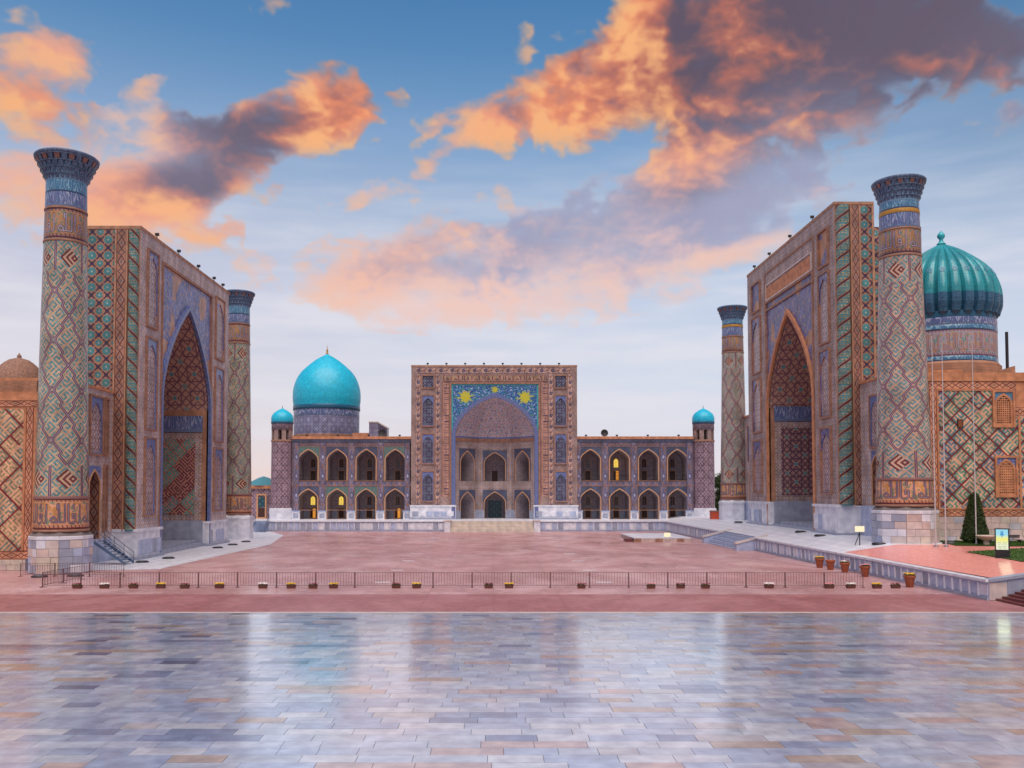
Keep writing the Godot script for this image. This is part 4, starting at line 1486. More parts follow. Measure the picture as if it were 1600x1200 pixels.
# ---------------------------------------------------------------- the setting
func ground_and_square() -> void:
	structure("ground", sheet([[-900, -300], [900, -300], [900, 1500], [-900, 1500]], -0.06), mats.ground, "dusty ground beyond the square")
	structure("dark_paving", sheet([[-80, 52.3], [32.6, 52.3], [32.6, 61.5], [-80, 61.5]], 0.0), mats.paver_dark, "darker red strip of paving along the marble slabs")
	structure("square", sheet([[-80, 61.5], [32.6, 61.5], [32.6, 170], [-80, 170]], 0.0), mats.paver, "red paved square between the madrasas")
	structure("square_edge", sheet([[32.6, 52.3], [90, 52.3], [90, 58.2], [32.6, 58.2]], 0.0), mats.paver, "red paving before the terrace steps")
	structure("western_pavement", sheet([[-45, 92], [-37.5, 79.5], [-30.5, 81], [-29.6, 118], [-33.5, 142], [-39, 154.9], [-60, 156], [-60, 110]], 0.006), mats.marble, "pale marble pavement before the western madrasa")
	var kerb := Shape.new()
	kerb.box(-45, 45, -0.1, 0.045, -52.35, -52.0)
	structure("kerb", kerb, mats.marble_warm, "pale stone kerb between marble slabs and red paving")
	# marble slabs of the foreground: the large ones singly, the far ones joined
	var bed := structure("marble_pavement", sheet([[-46, 6], [46, 6], [46, 52.0], [-46, 52.0]], 0.0), mats.slab_joint, "wet marble slab pavement in the foreground")
	var tones := [Color(0.57, 0.68, 0.86), Color(0.48, 0.60, 0.81), Color(0.67, 0.75, 0.86), Color(0.40, 0.52, 0.74), Color(0.26, 0.36, 0.56), Color(0.58, 0.60, 0.66), Color(0.60, 0.50, 0.50), Color(0.15, 0.21, 0.36), Color(0.55, 0.65, 0.79), Color(0.54, 0.47, 0.42)]
	var odds := [0, 0, 0, 0, 0, 1, 1, 1, 1, 2, 2, 2, 2, 3, 3, 3, 4, 5, 5, 8, 8, 8, 8, 6, 9]
	var lengths := [1.1, 1.5, 2.0]
	var shared := {}
	var rest := Shape.new()
	var near_count := 0
	var depth := 15.0
	while depth < 51.95:
		var wide := minf(0.66, 51.98 - depth)
		var x := -44.0 + rng.randf() * 1.2
		var row_tone := rng.randi() % odds.size()
		while x < 44.0:
			var li := [0, 1, 1, 1, 2, 2][rng.randi() % 6] as int
			var ln: float = lengths[li]
			var ti: int = odds[rng.randi() % odds.size()] if rng.randf() < 0.72 else odds[row_tone]
			if x > 6.0 and rng.randf() < 0.10:
				ti = [6, 9, 5][rng.randi() % 3]
			if x < -9.0 and rng.randf() < 0.16:  # extra dark slabs on the left paint in the darker reflection there
				ti = [3, 4, 4, 3, 7][rng.randi() % 5]
			var tip := rng.randf_range(-0.0022, 0.0022)
			var lift := rng.randf_range(0.0, 0.005)
			var seen: bool = depth > 22.0 and depth < 33.0 and absf(x + ln / 2 - 0.02 * depth) < depth * 0.6 and near_count < 300
			if seen:
				var key := "%d_%d" % [li, ti]
				if not shared.has(key):
					var b := Shape.new()
					b.tint = tones[ti]
					slab(b, 0.0, ln, 0.0, 0.66, 0.0, 0.0)
					shared[key] = b.mesh()
				var o := part("slab", shared[key], mats.slab, bed, Vector3(x, lift, -depth))
				o.rotation.x = tip
				near_count += 1
			else:
				rest.tint = tones[ti]
				slab(rest, x, x + ln, -depth, wide, lift, tip)
			x += ln
		depth += 0.66
	var far := part("far_slabs", rest, mats.slab, bed)
	far.set_meta("kind", "stuff")
	# pale inserts in two lines across the red paving
	for sg in [-1.0, 1.0]:
		for d in [134.0, 124.5, 114.5, 100.5, 90.5, 80.0, 69.5]:
			var m := part("paving_insert", boxed(-0.6, 0.6, -0.02, 0.012, -0.22, 0.22), mats.marble, self, at(sg * 8.7 + (0.0 if sg > 0 else 0.1), 0.0, d))
			tag(m, "pale stone insert in the paving row nearer the %s portal" % ("western" if sg < 0 else "eastern"), "paving stone", "pale inserts in the red paving")


func slab(s: Shape, x0: float, x1: float, z: float, wide: float, lift: float, tip: float) -> void:
	var g := 0.007
	var y := 0.028 + lift
	var z0 := z - g
	var z1 := z - wide + g
	var dy := tip * wide
	var a := Vector3(x0 + g, y, z0)
	var b := Vector3(x1 - g, y, z0)
	var c := Vector3(x1 - g, y + dy, z1)
	var d := Vector3(x0 + g, y + dy, z1)
	s.quad(a, b, c, d, Vector2.ZERO, Vector2.RIGHT, Vector2.ONE, Vector2.DOWN)
	var k := Vector3(0, -0.03 - lift, 0)
	s.quad(a + k, b + k, b, a, Vector2.ZERO, Vector2.RIGHT, Vector2.ONE, Vector2.DOWN)
	s.quad(b + k, c + k, c, b, Vector2.ZERO, Vector2.RIGHT, Vector2.ONE, Vector2.DOWN)
	s.quad(d + k, a + k, a, d, Vector2.ZERO, Vector2.RIGHT, Vector2.ONE, Vector2.DOWN)


# a parapet wall of upright slabs between a base course and a coping; heights at both ends
func terrace_wall(label: String, start: Vector3, finish: Vector3, h0: float, h1: float, skip: Array) -> Node3D:
	var run := Vector2(finish.x - start.x, finish.z - start.z)
	var t := thing("terrace_wall", label, "wall", Vector3(start.x, 0, start.z), rad_to_deg(atan2(-run.y, run.x)))
	var length := run.length()
	var spans := []
	var from := 0.0
	for k in skip:
		spans.append([from, k[0]])
		from = k[1]
	spans.append([from, length])
	for sp in spans:
		var ya := lerpf(h0, h1, sp[0] / length)
		var yb := lerpf(h0, h1, sp[1] / length)
		var s := Shape.new()
		s.hexa([Vector3(sp[0], -0.1, 0), Vector3(sp[1], -0.1, 0), Vector3(sp[1], -0.1, -0.5), Vector3(sp[0], -0.1, -0.5), Vector3(sp[0], ya - 0.16, 0), Vector3(sp[1], yb - 0.16, 0), Vector3(sp[1], yb - 0.16, -0.5), Vector3(sp[0], ya - 0.16, -0.5)])
		part("core", s, mats.marble_blue, t)
		s = Shape.new()
		s.hexa([Vector3(sp[0], ya - 0.16, 0.2), Vector3(sp[1], yb - 0.16, 0.2), Vector3(sp[1], yb - 0.16, -0.55), Vector3(sp[0], ya - 0.16, -0.55), Vector3(sp[0], ya + 0.01, 0.2), Vector3(sp[1], yb + 0.01, 0.2), Vector3(sp[1], yb + 0.012, -0.55), Vector3(sp[0], ya + 0.012, -0.55)])
		part("coping", s, mats.marble, t)
		part("footing", boxed(sp[0], sp[1], -0.1, 0.22, -0.2, 0.14), mats.marble_grey, t)
		var count := roundi((sp[1] - sp[0]) / 1.06)
		var w: float = (sp[1] - sp[0]) / count
		for i in count:
			var xa: float = sp[0] + i * w
			var yt := lerpf(ya, yb, (i + 0.5) / count) - 0.3
			s = Shape.new()
			s.chamfered(xa + 0.1, xa + w - 0.1, 0.3, yt - 0.06, -0.04, 0.035, 0.012)
			part("panel", s, mats[["marble_blue", "marble_grey", "marble_blue", "marble"][rng.randi() % 4]], t)
			s = Shape.new()
			s.chamfered(xa - 0.075, xa + 0.075, 0.22, yt + 0.02, -0.04, 0.13, 0.02)
			part("upright", s, mats.marble, t)
	return t


func eastern_terrace() -> void:
	var zones := [["terrace_paving", 58.0, 82.0, "paver_pink", "wet pink paving on the eastern terrace"], ["marble_terrace", 82.0, 175.0, "marble", "marble terrace before the eastern madrasa"]]
	for zn in zones:
		var s := Shape.new()
		var d0: float = zn[1]
		while d0 < zn[2] - 0.1:
			var d1 := minf(d0 + 4.0, zn[2])
			var xs := [0.0, 2.5, 5.0, 20.0, 60.0]
			for i in 4:
				var p := []
				for q in [[d0, xs[i]], [d0, xs[i + 1]], [d1, xs[i + 1]], [d1, xs[i]]]:
					var x: float = wall_x(q[0]) + 0.5 + q[1] if q[1] < 10.0 else wall_x(q[0]) + q[1]
					if q[0] > 155.0:
						x = maxf(x, 30.0)
					p.append(at(x, terrace_y(x, q[0]), q[0]))
				s.quad(p[0], p[1], p[2], p[3], Vector2(p[0].x, p[0].z), Vector2(p[1].x, p[1].z), Vector2(p[2].x, p[2].z), Vector2(p[3].x, p[3].z))
			d0 = d1
		structure(zn[0], s, mats[zn[3]], zn[4])
	# the long wall towards the square, with the flight of steps let into it
	var far_ := at(wall_x(155.0), 0, 155.0)
	var near_ := at(wall_x(58.0), 0, 58.0)
	terrace_wall("long grey marble parapet wall of panelled slabs below the eastern terrace", far_, near_, 1.82, 1.36, [[34.3, 49.4]])
	# its short return, plain slabs
	var t := thing("terrace_end_wall", "plain marble end wall of the terrace behind the dark red steps", "wall", at(32.4, 0, 58.0))
	var run := [0.0, 5.0, 40.0]
	for k in 2:
		var xa: float = run[k]
		var xb: float = run[k + 1]
		var ya := terrace_y(32.4 + xa, 58.0)
		var yb := terrace_y(32.4 + xb, 58.0)
		var q := Shape.new()
		q.hexa([Vector3(xa, -0.1, 0), Vector3(xb, -0.1, 0), Vector3(xb, -0.1, -0.5), Vector3(xa, -0.1, -0.5), Vector3(xa, ya - 0.16, 0), Vector3(xb, yb - 0.16, 0), Vector3(xb, yb - 0.16, -0.5), Vector3(xa, ya - 0.16, -0.5)])
		part("core", q, mats.marble_blue, t)
		q = Shape.new()
		q.hexa([Vector3(xa, ya - 0.16, 0.15), Vector3(xb, yb - 0.16, 0.15), Vector3(xb, yb - 0.16, -0.6), Vector3(xa, ya - 0.16, -0.6), Vector3(xa, ya + 0.02, 0.15), Vector3(xb, yb + 0.02, 0.15), Vector3(xb, yb + 0.02, -0.6), Vector3(xa, ya + 0.02, -0.6)])
		part("coping", q, mats.marble_grey, t)
	for i in 24:
		var q := Shape.new()
		q.chamfered(0.03 + i * 1.2, 1.2 + i * 1.2 - 0.02, 0.02, terrace_y(32.4 + i * 1.2, 58.0) - 0.18, -0.05, 0.05, 0.02)
		part("panel", q, mats[["marble_blue", "marble", "marble_warm", "marble_grey"][rng.randi() % 4]], t)
	t = thing("red_stairs", "dark red stone steps climbing beside the terrace end wall", "stairs", at(32.75, 0, 57.85))
	for i in 9:
		part("step", boxed(i * 0.42, 6.0, i * 0.15 - (0.1 if i == 0 else 0.0), (i + 1) * 0.15, 0.0, 5.2), mats.red_stone, t)
	# marble steps down to the square
	t = thing("marble_stairs", "broad grey marble stairs from the square up to the eastern terrace", "stairs", at(31.4, 0, 121.0), -88.76)
	for i in 9:
		var top := (i + 1) * 0.175
		part("step", boxed(0.35, 14.95, top - 0.19, top, -4.0, 2.35 - i * 0.31), mats.marble_grey if i % 2 else mats.marble_blue, t)
	for x in [0.0, 15.05]:
		var s := Shape.new()
		var w := 0.32
		s.hexa([Vector3(x - w, -0.1, 2.7), Vector3(x + w, -0.1, 2.7), Vector3(x + w, -0.1, -1.0), Vector3(x - w, -0.1, -1.0), Vector3(x - w, 0.75, 2.7), Vector3(x + w, 0.75, 2.7), Vector3(x + w, 1.72, -1.0), Vector3(x - w, 1.72, -1.0)])
		var c := part("cheek_wall", s, mats.marble_blue, t)
		s = Shape.new()
		w = 0.42
		s.hexa([Vector3(x - w, 0.75, 2.82), Vector3(x + w, 0.75, 2.82), Vector3(x + w, 1.72, -1.1), Vector3(x - w, 1.72, -1.1), Vector3(x - w, 0.95, 2.82), Vector3(x + w, 0.95, 2.82), Vector3(x + w, 1.92, -1.1), Vector3(x - w, 1.92, -1.1)])
		part("coping", s, mats.marble_warm, c)


func northern_terrace() -> void:
	structure("northern_terrace", boxed(-42.5, 40.0, -0.1, 1.81, -170.0, -155.3), mats.marble, "pale marble terrace before the northern madrasa")
	terrace_wall("panelled marble parapet wall of the northern terrace west of the central steps", at(-39.0, 0, 155.0), at(-8.4, 0, 155.0), 1.82, 1.82, [])
	terrace_wall("panelled marble parapet wall of the northern terrace east of the central steps", at(8.2, 0, 155.0), at(wall_x(155.0), 0, 155.0), 1.82, 1.82, [])
	var t := thing("central_stairs", "wide cream stone stairs leading up to the northern portal", "stairs", at(0, 0, 155.2))
	for i in 10:
		part("step", boxed(-7.3, 7.1, i * 0.181 - (0.1 if i == 0 else 0.0), (i + 1) * 0.181, -1.2, 3.3 - i * 0.34), mats.stone_tan if i % 3 else mats.marble_warm, t)
	for x in [-7.85, 7.65]:
		var c := part("cheek_wall", boxed(x - 0.53, x + 0.53, -0.1, 1.84, -0.6, 2.6), mats.marble, t)
		part("coping", boxed(x - 0.62, x + 0.62, 1.84, 2.0, -0.7, 2.7), mats.marble_warm, c)


# ---------------------------------------------------------------- the western madrasa
func side_facade(label: String, where: Vector3, d: Dictionary) -> Node3D:
	var t := thing("side_facade", label, "wall", where)
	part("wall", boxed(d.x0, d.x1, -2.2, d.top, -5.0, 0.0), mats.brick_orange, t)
	var flat := func(called: String, m: String, x0: float, x1: float, y0: float, y1: float, out: float, dir: int) -> MeshInstance3D:
		var q := boxed(x0, x1, y0, y1, 0.0, out)
		for i in q.t.size():
			var p := q.v[i]
			q.t[i] = Vector2(p.x, p.y) if dir == 0 else (Vector2((p.x - x0) / (x1 - x0), p.y) if dir == 1 else Vector2((p.y - y0) / (y1 - y0), p.x))
		return part(called, q, mats[m], t)
	for f in d.flat:
		flat.call(f[0], f[1], f[2], f[3], f[4], f[5], f[6], f[7])
	return t


func wing(label: String, where: Vector3, turn: float, length: float, top: float, niches: Array, foot: float) -> Node3D:
	# x runs from 0 to length along the wall
	var t := thing("facade_wing", label, "wall", where, turn)
	var s := Shape.new()
	var x := 0.0
	for n in niches:
		var a := {"x": n[0], "w": n[1], "base": n[2], "spring": n[3], "rise": n[4], "round": 0.55}
		var next: float = n[0] + n[1] + 0.6
		s.arch_plate(x, next, -2.2, top, 0, a)
		x = next
	if length > x:
		s.face(x, length, -2.2, top, 0)
	part("wall", s, mats.facade_inlay, t)
	s = Shape.new()
	s.box(0, length, -2.2, top, -6.0, -2.3)
	part("body", s, mats.brick, t)
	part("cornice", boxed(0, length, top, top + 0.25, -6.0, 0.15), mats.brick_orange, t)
	part("plinth", boxed(0, length, -2.2, foot, -0.2, 0.12), mats.marble_blue, t)
	for n in niches:
		var a := {"x": n[0], "w": n[1], "base": n[2], "spring": n[3], "rise": n[4], "round": 0.55}
		s = Shape.new()
		s.arch_reveal(a, -2.0, 0.0)
		s.arch_fill(a, -2.0)
		var q := part("niche", s, mats.diamond_strip, t)
		s = Shape.new()
		s.arch_band(a, 0.16, -0.02, 0.1)
		part("arch_trim", s, mats.arch_trim, q)
		s = Shape.new()
		s.arch_plate(n[0] - n[1] - 0.25, n[0] + n[1] + 0.25, n[3], n[3] + n[4] + 0.5, 0.02, {"x": n[0], "w": n[1], "base": n[3], "spring": n[3], "rise": n[4], "round": 0.55})
		part("spandrel", s, mats.blue_tile, q)
		niche_panel(t, n[0] - n[1] - 0.35, n[0] + n[1] + 0.35, n[5], n[6], "blue_tile", "panel_mosaic")
		var lo: float = n[0] + n[1] + 0.7
		if lo + 0.9 < length:
			niche_panel(t, lo, lo + 0.9, n[5], n[6], "blue_tile", "panel_mosaic", false)
			niche_panel(t, lo, lo + 0.9, n[2] + 0.6, n[5] - 0.8, "blue_tile", "panel_mosaic", false)
	return t


func western_madrasa() -> void:
	var hl := [3.6, 6.7, 29.0, 31.9, 34.5, 36.9]
	minaret("tall tiled minaret beside the long orange script wall and the small brick dome", -38.0, 0.0, 78.0, hl, 2.25, 1.68, 2.6, 0, true, 0.22)
	minaret("tiled minaret at the far end of the western portal, near the small turquoise corner dome", -38.2, 0.0, 131.8, hl, 2.2, 1.62, 2.3, 0, false, 0.0)
	var arch := {"x": -0.6, "w": 8.2, "base": 0.0, "spring": 17.6, "rise": 11.3, "round": 0.52, "steps": 22}
	var p := portal("tall western portal with pale lilac mosaic over a deep pointed arch", at(-36.8, 0, 106.7), 90.0, {"width": 30.8, "top": 34.5, "depth": 8.6, "arch": arch, "margin": 0.25, "spandrel_top": 32.4, "plinth": 2.9, "band": 0.5, "moulding": "rope", "wall": "facade_inlay", "spandrel": "lilac_mosaic", "recess": 8.2, "inner": "iwan_script"})
	portal_side(p, -1.0, 15.4, 34.5, 3.0, [1.05, 1.0], 8.6)
	portal_side(p, 1.0, 15.4, 34.5, 3.0, [1.05, 1.0], 8.6)
	for e in [[-13.7, -10.6], [9.4, 13.2]]:
		for y in [[24.6, 33.0], [13.6, 23.6], [4.4, 12.9]]:
			niche_panel(p, e[0], e[1], y[0], y[1], "lilac_mosaic" if y[0] > 14 else "blue_tile", "panel_mosaic")
	for x in [-11.2, -4.5, 2.4, 8.6, 12.4]:
		floodlight(p.position + Vector3(0.1, 34.85, 0) + Vector3(0, 0, -x), "small black floodlight on the roof edge of the western portal", "floodlights on the western portal")
	wing("low western wing with a dark niche between the tiled minaret and the portal", at(-39.3, 0, 80.3), 90.0, 11.0, 17.2, [[6.8, 1.15, 2.4, 7.7, 1.4, 10.6, 16.6]], 2.3)
	wing("low western wing beyond the portal, reaching to its far minaret", at(-39.3, 0, 122.2), 90.0, 9.0, 17.2, [[3.6, 1.15, 2.4, 7.7, 1.4, 10.6, 16.6]], 2.3)
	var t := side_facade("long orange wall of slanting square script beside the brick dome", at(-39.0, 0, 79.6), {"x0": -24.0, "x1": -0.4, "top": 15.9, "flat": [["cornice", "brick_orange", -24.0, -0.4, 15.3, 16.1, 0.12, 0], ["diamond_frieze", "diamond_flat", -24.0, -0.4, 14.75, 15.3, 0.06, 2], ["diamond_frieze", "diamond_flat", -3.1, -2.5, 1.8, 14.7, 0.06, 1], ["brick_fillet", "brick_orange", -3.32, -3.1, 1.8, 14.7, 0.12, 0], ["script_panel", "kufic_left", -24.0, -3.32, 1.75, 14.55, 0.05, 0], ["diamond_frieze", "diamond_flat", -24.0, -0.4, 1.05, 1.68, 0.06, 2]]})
	stones(t, "stone", -9.0, -0.6, 0.0, 0.98, 0.02, 0.5, 0.8, ["stone_pink", "stone_tan", "stone_grey"])
	part("cabinet", boxed(-2.6, -1.5, 0.1, 1.1, 0.1, 0.7), mats.grey_metal, t)
	# small brick dome behind the wall
	var d := thing("brick_dome", "shallow bare brick dome rising behind the orange script wall", "dome", at(-53.9, 0, 100.0))
	var s := Shape.new()
	s.lathe([[3.0, 12.0], [3.0, 18.7], [3.15, 18.9], [3.15, 19.3], [2.85, 19.4]], 32)
	part("drum", s, mats.brick, d)
	s = Shape.new()
	var prof := []
	for i in 11:
		var q := i / 10.0
		prof.append([maxf(0.05, 2.95 * (0.75 * sqrt(1.0 - q * q) + 0.25 * (1.0 - q))), 19.3 + q * 3.0])
	s.lathe(prof, 32)
	part("shell", s, mats.dome_brick, d)
	s = Shape.new()
	s.lathe([[0.22, 22.2], [0.25, 22.5], [0.12, 22.6], [0.05, 22.8]], 12)
	part("finial", s, mats.dome_brick, d)
	metal_stairs("grey metal stairs with handrails up to the niche beside the western portal", at(-37.2, 0, 86.6), 90.0, 2.3, 2.0)


func metal_stairs(label: String, where: Vector3, turn: float, rise: float, width: float) -> void:
	var t := thing("metal_stairs", label, "stairs", where, turn)
	var n := 9
	for i in n:
		part("tread", boxed(-width / 2, width / 2, rise * (i + 1) / n - 0.05, rise * (i + 1) / n, 1.4 - i * 0.3, 1.72 - i * 0.3), mats.blue_metal, t)
	for x in [-width / 2 - 0.04, width / 2 + 0.04]:
		var s := Shape.new()
		s.hexa([Vector3(x - 0.03, -0.05, 1.75), Vector3(x + 0.03, -0.05, 1.75), Vector3(x + 0.03, rise - 0.3, -1.3), Vector3(x - 0.03, rise - 0.3, -1.3), Vector3(x - 0.03, 0.22, 1.75), Vector3(x + 0.03, 0.22, 1.75), Vector3(x + 0.03, rise + 0.02, -1.3), Vector3(x - 0.03, rise + 0.02, -1.3)])
		part("stringer", s, mats.blue_metal, t)
		s = Shape.new()
		s.tube(Vector3(x, 1.1, 1.7), Vector3(x, rise + 1.0, -1.2), 0.035, 0.035)
		s.tube(Vector3(x, 0.6, 1.7), Vector3(x, rise + 0.5, -1.2), 0.025, 0.025)
		for i in 4:
			var q := i / 3.0
			s.tube(Vector3(x, q * rise, 1.7 - q * 2.9), Vector3(x, q * rise + 1.08, 1.7 - q * 2.9), 0.03, 0.03)
		part("handrail", s, mats.grey_metal, t)


func floodlight(where: Vector3, label: String, group: String) -> void:
	var t := thing("floodlight", label, "floodlight", where, 0.0, group)
	var s := Shape.new()
	s.tube(Vector3(0, -0.05, 0), Vector3(0, 0.22, 0), 0.05, 0.05)
	part("bracket", s, mats.black, t)
	s = Shape.new()
	s.chamfered(-0.2, 0.2, 0.16, 0.44, -0.15, 0.14, 0.04)
	part("housing", s, mats.black, t)


# ---------------------------------------------------------------- the eastern madrasa
func eastern_madrasa() -> void:
	var hr := [3.55, 6.3, 27.6, 30.2, 33.0, 35.3]
	minaret("tall tiled minaret beside the teal ribbed dome and the latticed windows", 39.8, 2.1, 85.5, hr, 2.6, 1.78, 2.4, 1, true, 0.0)
	minaret("tiled minaret at the far end of the eastern portal, by the dark trees", 39.6, 2.1, 145.0, hr, 2.2, 1.66, 2.35, 1, false, 0.0)
	var arch := {"x": 1.0, "w": 8.7, "base": 0.0, "spring": 16.6, "rise": 11.5, "round": 0.52, "steps": 22}
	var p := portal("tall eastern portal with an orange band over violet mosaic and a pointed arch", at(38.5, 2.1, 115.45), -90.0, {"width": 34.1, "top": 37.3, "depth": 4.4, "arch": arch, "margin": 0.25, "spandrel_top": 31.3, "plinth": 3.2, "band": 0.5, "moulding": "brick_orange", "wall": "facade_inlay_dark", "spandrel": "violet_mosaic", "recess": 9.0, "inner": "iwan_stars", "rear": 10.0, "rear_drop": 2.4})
	portal_side(p, 1.0, 17.05, 37.3, 3.4, [1.5, 0.8], 4.4)
	portal_side(p, -1.0, 17.05, 37.3, 3.4, [1.5, 0.8], 4.4)
	part("plaster_band", boxed(-7.6, 9.6, 31.75, 33.5, -0.05, 0.09), mats.brick_orange, p)
	var s := Shape.new()
	s.frame(-7.9, 9.9, 31.6, 33.9, 0.16, 0.0, 0.16)
	part("band_frame", s, mats.marble_warm, p)
	s = Shape.new()
	s.frame(-8.6, 10.6, 30.2, 35.7, 0.25, -0.02, 0.1)
	part("upper_frame", s, mats.brick_trim, p)
	for e in [[12.1, 15.4], [-14.6, -10.4]]:
		for y in [[31.0, 35.4], [22.0, 30.4], [13.4, 21.4], [4.6, 12.4]]:
			niche_panel(p, e[0], e[1], y[0], y[1], "violet_mosaic", "panel_mosaic", y[0] < 31)
	for x in [-13.0, -6.0, 2.5, 10.5]:
		floodlight(p.position + Vector3(-0.1, 37.65, x), "small black floodlight on the roof edge of the eastern portal", "floodlights on the eastern portal")
	wing("low eastern wing with a dark pointed niche between the portal and the near minaret", at(41.0, 2.1, 98.6), -90.0, 10.6, 16.9, [[4.3, 1.0, 3.5, 7.6, 1.2, 9.6, 15.4]], 3.4)
	wing("low eastern wing beyond the portal, reaching to its far minaret", at(41.0, 2.1, 146.0), -90.0, 13.6, 16.9, [[6.0, 1.0, 3.5, 7.6, 1.2, 9.6, 15.4]], 3.4)
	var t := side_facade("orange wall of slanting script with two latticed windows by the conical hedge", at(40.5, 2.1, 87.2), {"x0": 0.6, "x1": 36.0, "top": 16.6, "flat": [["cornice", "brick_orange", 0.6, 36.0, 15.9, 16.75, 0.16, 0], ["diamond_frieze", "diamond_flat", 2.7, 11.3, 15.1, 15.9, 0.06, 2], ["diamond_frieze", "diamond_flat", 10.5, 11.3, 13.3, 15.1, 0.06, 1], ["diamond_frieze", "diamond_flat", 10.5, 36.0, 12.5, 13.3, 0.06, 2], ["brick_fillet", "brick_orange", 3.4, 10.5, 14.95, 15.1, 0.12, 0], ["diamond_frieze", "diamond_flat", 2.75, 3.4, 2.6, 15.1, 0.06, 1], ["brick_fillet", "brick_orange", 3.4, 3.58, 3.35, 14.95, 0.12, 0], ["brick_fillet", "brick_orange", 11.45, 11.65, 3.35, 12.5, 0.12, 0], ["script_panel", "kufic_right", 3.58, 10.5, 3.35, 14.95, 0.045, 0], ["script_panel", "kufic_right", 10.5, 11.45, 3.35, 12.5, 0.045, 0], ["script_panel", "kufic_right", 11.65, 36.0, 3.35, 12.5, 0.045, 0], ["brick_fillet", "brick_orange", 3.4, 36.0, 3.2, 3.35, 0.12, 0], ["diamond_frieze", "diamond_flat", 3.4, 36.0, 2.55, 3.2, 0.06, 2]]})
	stones(t, "stone", 2.6, 13.0, -0.05, 2.5, 0.02, 0.62, 1.0, ["stone_pink", "stone_tan", "stone_grey", "stone_pink"])
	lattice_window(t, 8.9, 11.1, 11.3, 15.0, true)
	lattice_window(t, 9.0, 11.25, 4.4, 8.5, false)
	var w := part("small_window", boxed(5.4, 6.0, 11.3, 12.1, 0.0, 0.1), mats.black, t)
	part("shutter", boxed(5.5, 5.9, 11.35, 12.0, 0.1, 0.13), mats.wood, w)
	# ribbed dome
	var d := thing("ribbed_dome", "teal ribbed melon dome on a lettered drum behind the eastern wall", "dome", at(51.3, 0, 100.0))
	s = Shape.new()
	s.lathe([[5.75, 12.0], [5.75, 20.9], [5.6, 21.0], [5.5, 21.2]], 48)
	part("base", s, mats.brick, d)
	for b in [[21.2, 21.75, 0.02, "diamond_frieze", "teal_frieze"], [21.75, 24.6, 0.0, "inscription_band", "drum_script"], [24.6, 25.15, 0.02, "diamond_frieze", "teal_frieze"], [25.15, 26.0, 0.0, "tile_frieze", "blue_script"], [26.0, 26.7, -0.05, "tile_frieze", "turquoise_band"]]:
		s = Shape.new()
		s.lathe([[5.3 + b[2], b[0]], [5.4 + b[2], b[0] + 0.02], [5.4 + b[2], b[1]], [5.2, b[1] + 0.01]], 72)
		for i in s.t.size():
			s.t[i].y -= b[0]
		part(b[3], s, mats[b[4]], d)
	var h := 8.9
	var prof := dome_profile(5.85, h, 0.95, 26)
	s = Shape.new()
	s.lathe(prof.map(func(q): return [q[0] * 0.915, q[1] + 26.6]), 72)
	var shell := part("shell", s, mats.jade_groove, d)
	var ribs := 27
	var upper := Shape.new()
	var lower := Shape.new()
	for i in prof.size() - 1:
		var dst := lower if prof[i][1] < 1.9 else upper
		for k in 6:
			var ps := []
			for q in [[prof[i], k], [prof[i], k + 1], [prof[i + 1], k + 1], [prof[i + 1], k]]:
				var a: float = (q[1] / 6.0 - 0.5) * TAU / ribs * 0.98
				var bump: float = sqrt(maxf(0.0, 1.0 - pow(q[1] / 3.0 - 1.0, 2.0)))
				var r: float = q[0][0] * (0.92 + 0.11 * bump)
				ps.append(Vector3(sin(a) * r, q[0][1] + 26.6, cos(a) * r))
			dst.quad(ps[0], ps[1], ps[2], ps[3], Vector2(k / 6.0, prof[i][1]), Vector2((k + 1) / 6.0, prof[i][1]), Vector2((k + 1) / 6.0, prof[i + 1][1]), Vector2(k / 6.0, prof[i + 1][1]))
	var um := upper.mesh()
	var lm := lower.mesh()
	var corbel := Shape.new()
	corbel.lathe([[0.02, -0.75], [0.25, -0.5], [0.5, -0.1], [0.56, 0.0]], 8)
	var cm := corbel.mesh()
	var rose := Shape.new()
	for k in 8:
		var a0 := TAU * k / 8.0
		var a1 := TAU * (k + 0.7) / 8.0
		var o := Vector3(0, 31.3, 5.36)
		var up := Vector3(0, 0.93, -0.36)
		rose.quad(o + up * cos(a0) * 0.16 + Vector3.RIGHT * sin(a0) * 0.16, o + up * cos(a0) * 0.3 + Vector3.RIGHT * sin(a0) * 0.3, o + up * cos(a1) * 0.3 + Vector3.RIGHT * sin(a1) * 0.3, o + up * cos(a1) * 0.16 + Vector3.RIGHT * sin(a1) * 0.16, Vector2.ZERO, Vector2.RIGHT, Vector2.ONE, Vector2.DOWN)
	var rose_m := rose.mesh()
	for i in ribs:
		var a := TAU * i / ribs
		var rb := part("rib", um, mats.jade, d)
		rb.rotation.y = a
		part("rib_foot", lm, mats.jade_dark, rb)
		part("rosette", rose_m, mats.teal_frieze, rb)
		part("corbel", cm, mats.jade_dark, rb, Vector3(0, 26.75, 5.15))
	s = Shape.new()
	s.lathe([[0.5, h - 0.2 + 26.6], [0.22, h - 0.2 + 26.95], [0.2, h - 0.2 + 27.15], [0.42, h - 0.2 + 27.45], [0.38, h - 0.2 + 27.75], [0.08, h - 0.2 + 28.1], [0.02, h - 0.2 + 28.2]], 16)
	part("finial", s, mats.jade_groove, shell)
	# the chimney pipe on the roof
	t = thing("roof_pipe", "dark pipe standing on a brick block on the roof by the ribbed dome", "pipe", at(56.2, 0, 96.0))
	s = Shape.new()
	s.tube(Vector3(0, 20.0, 0), Vector3(0, 24.5, 0), 0.16, 0.16, 10)
	part("pipe", s, mats.black, t)
	s = Shape.new()
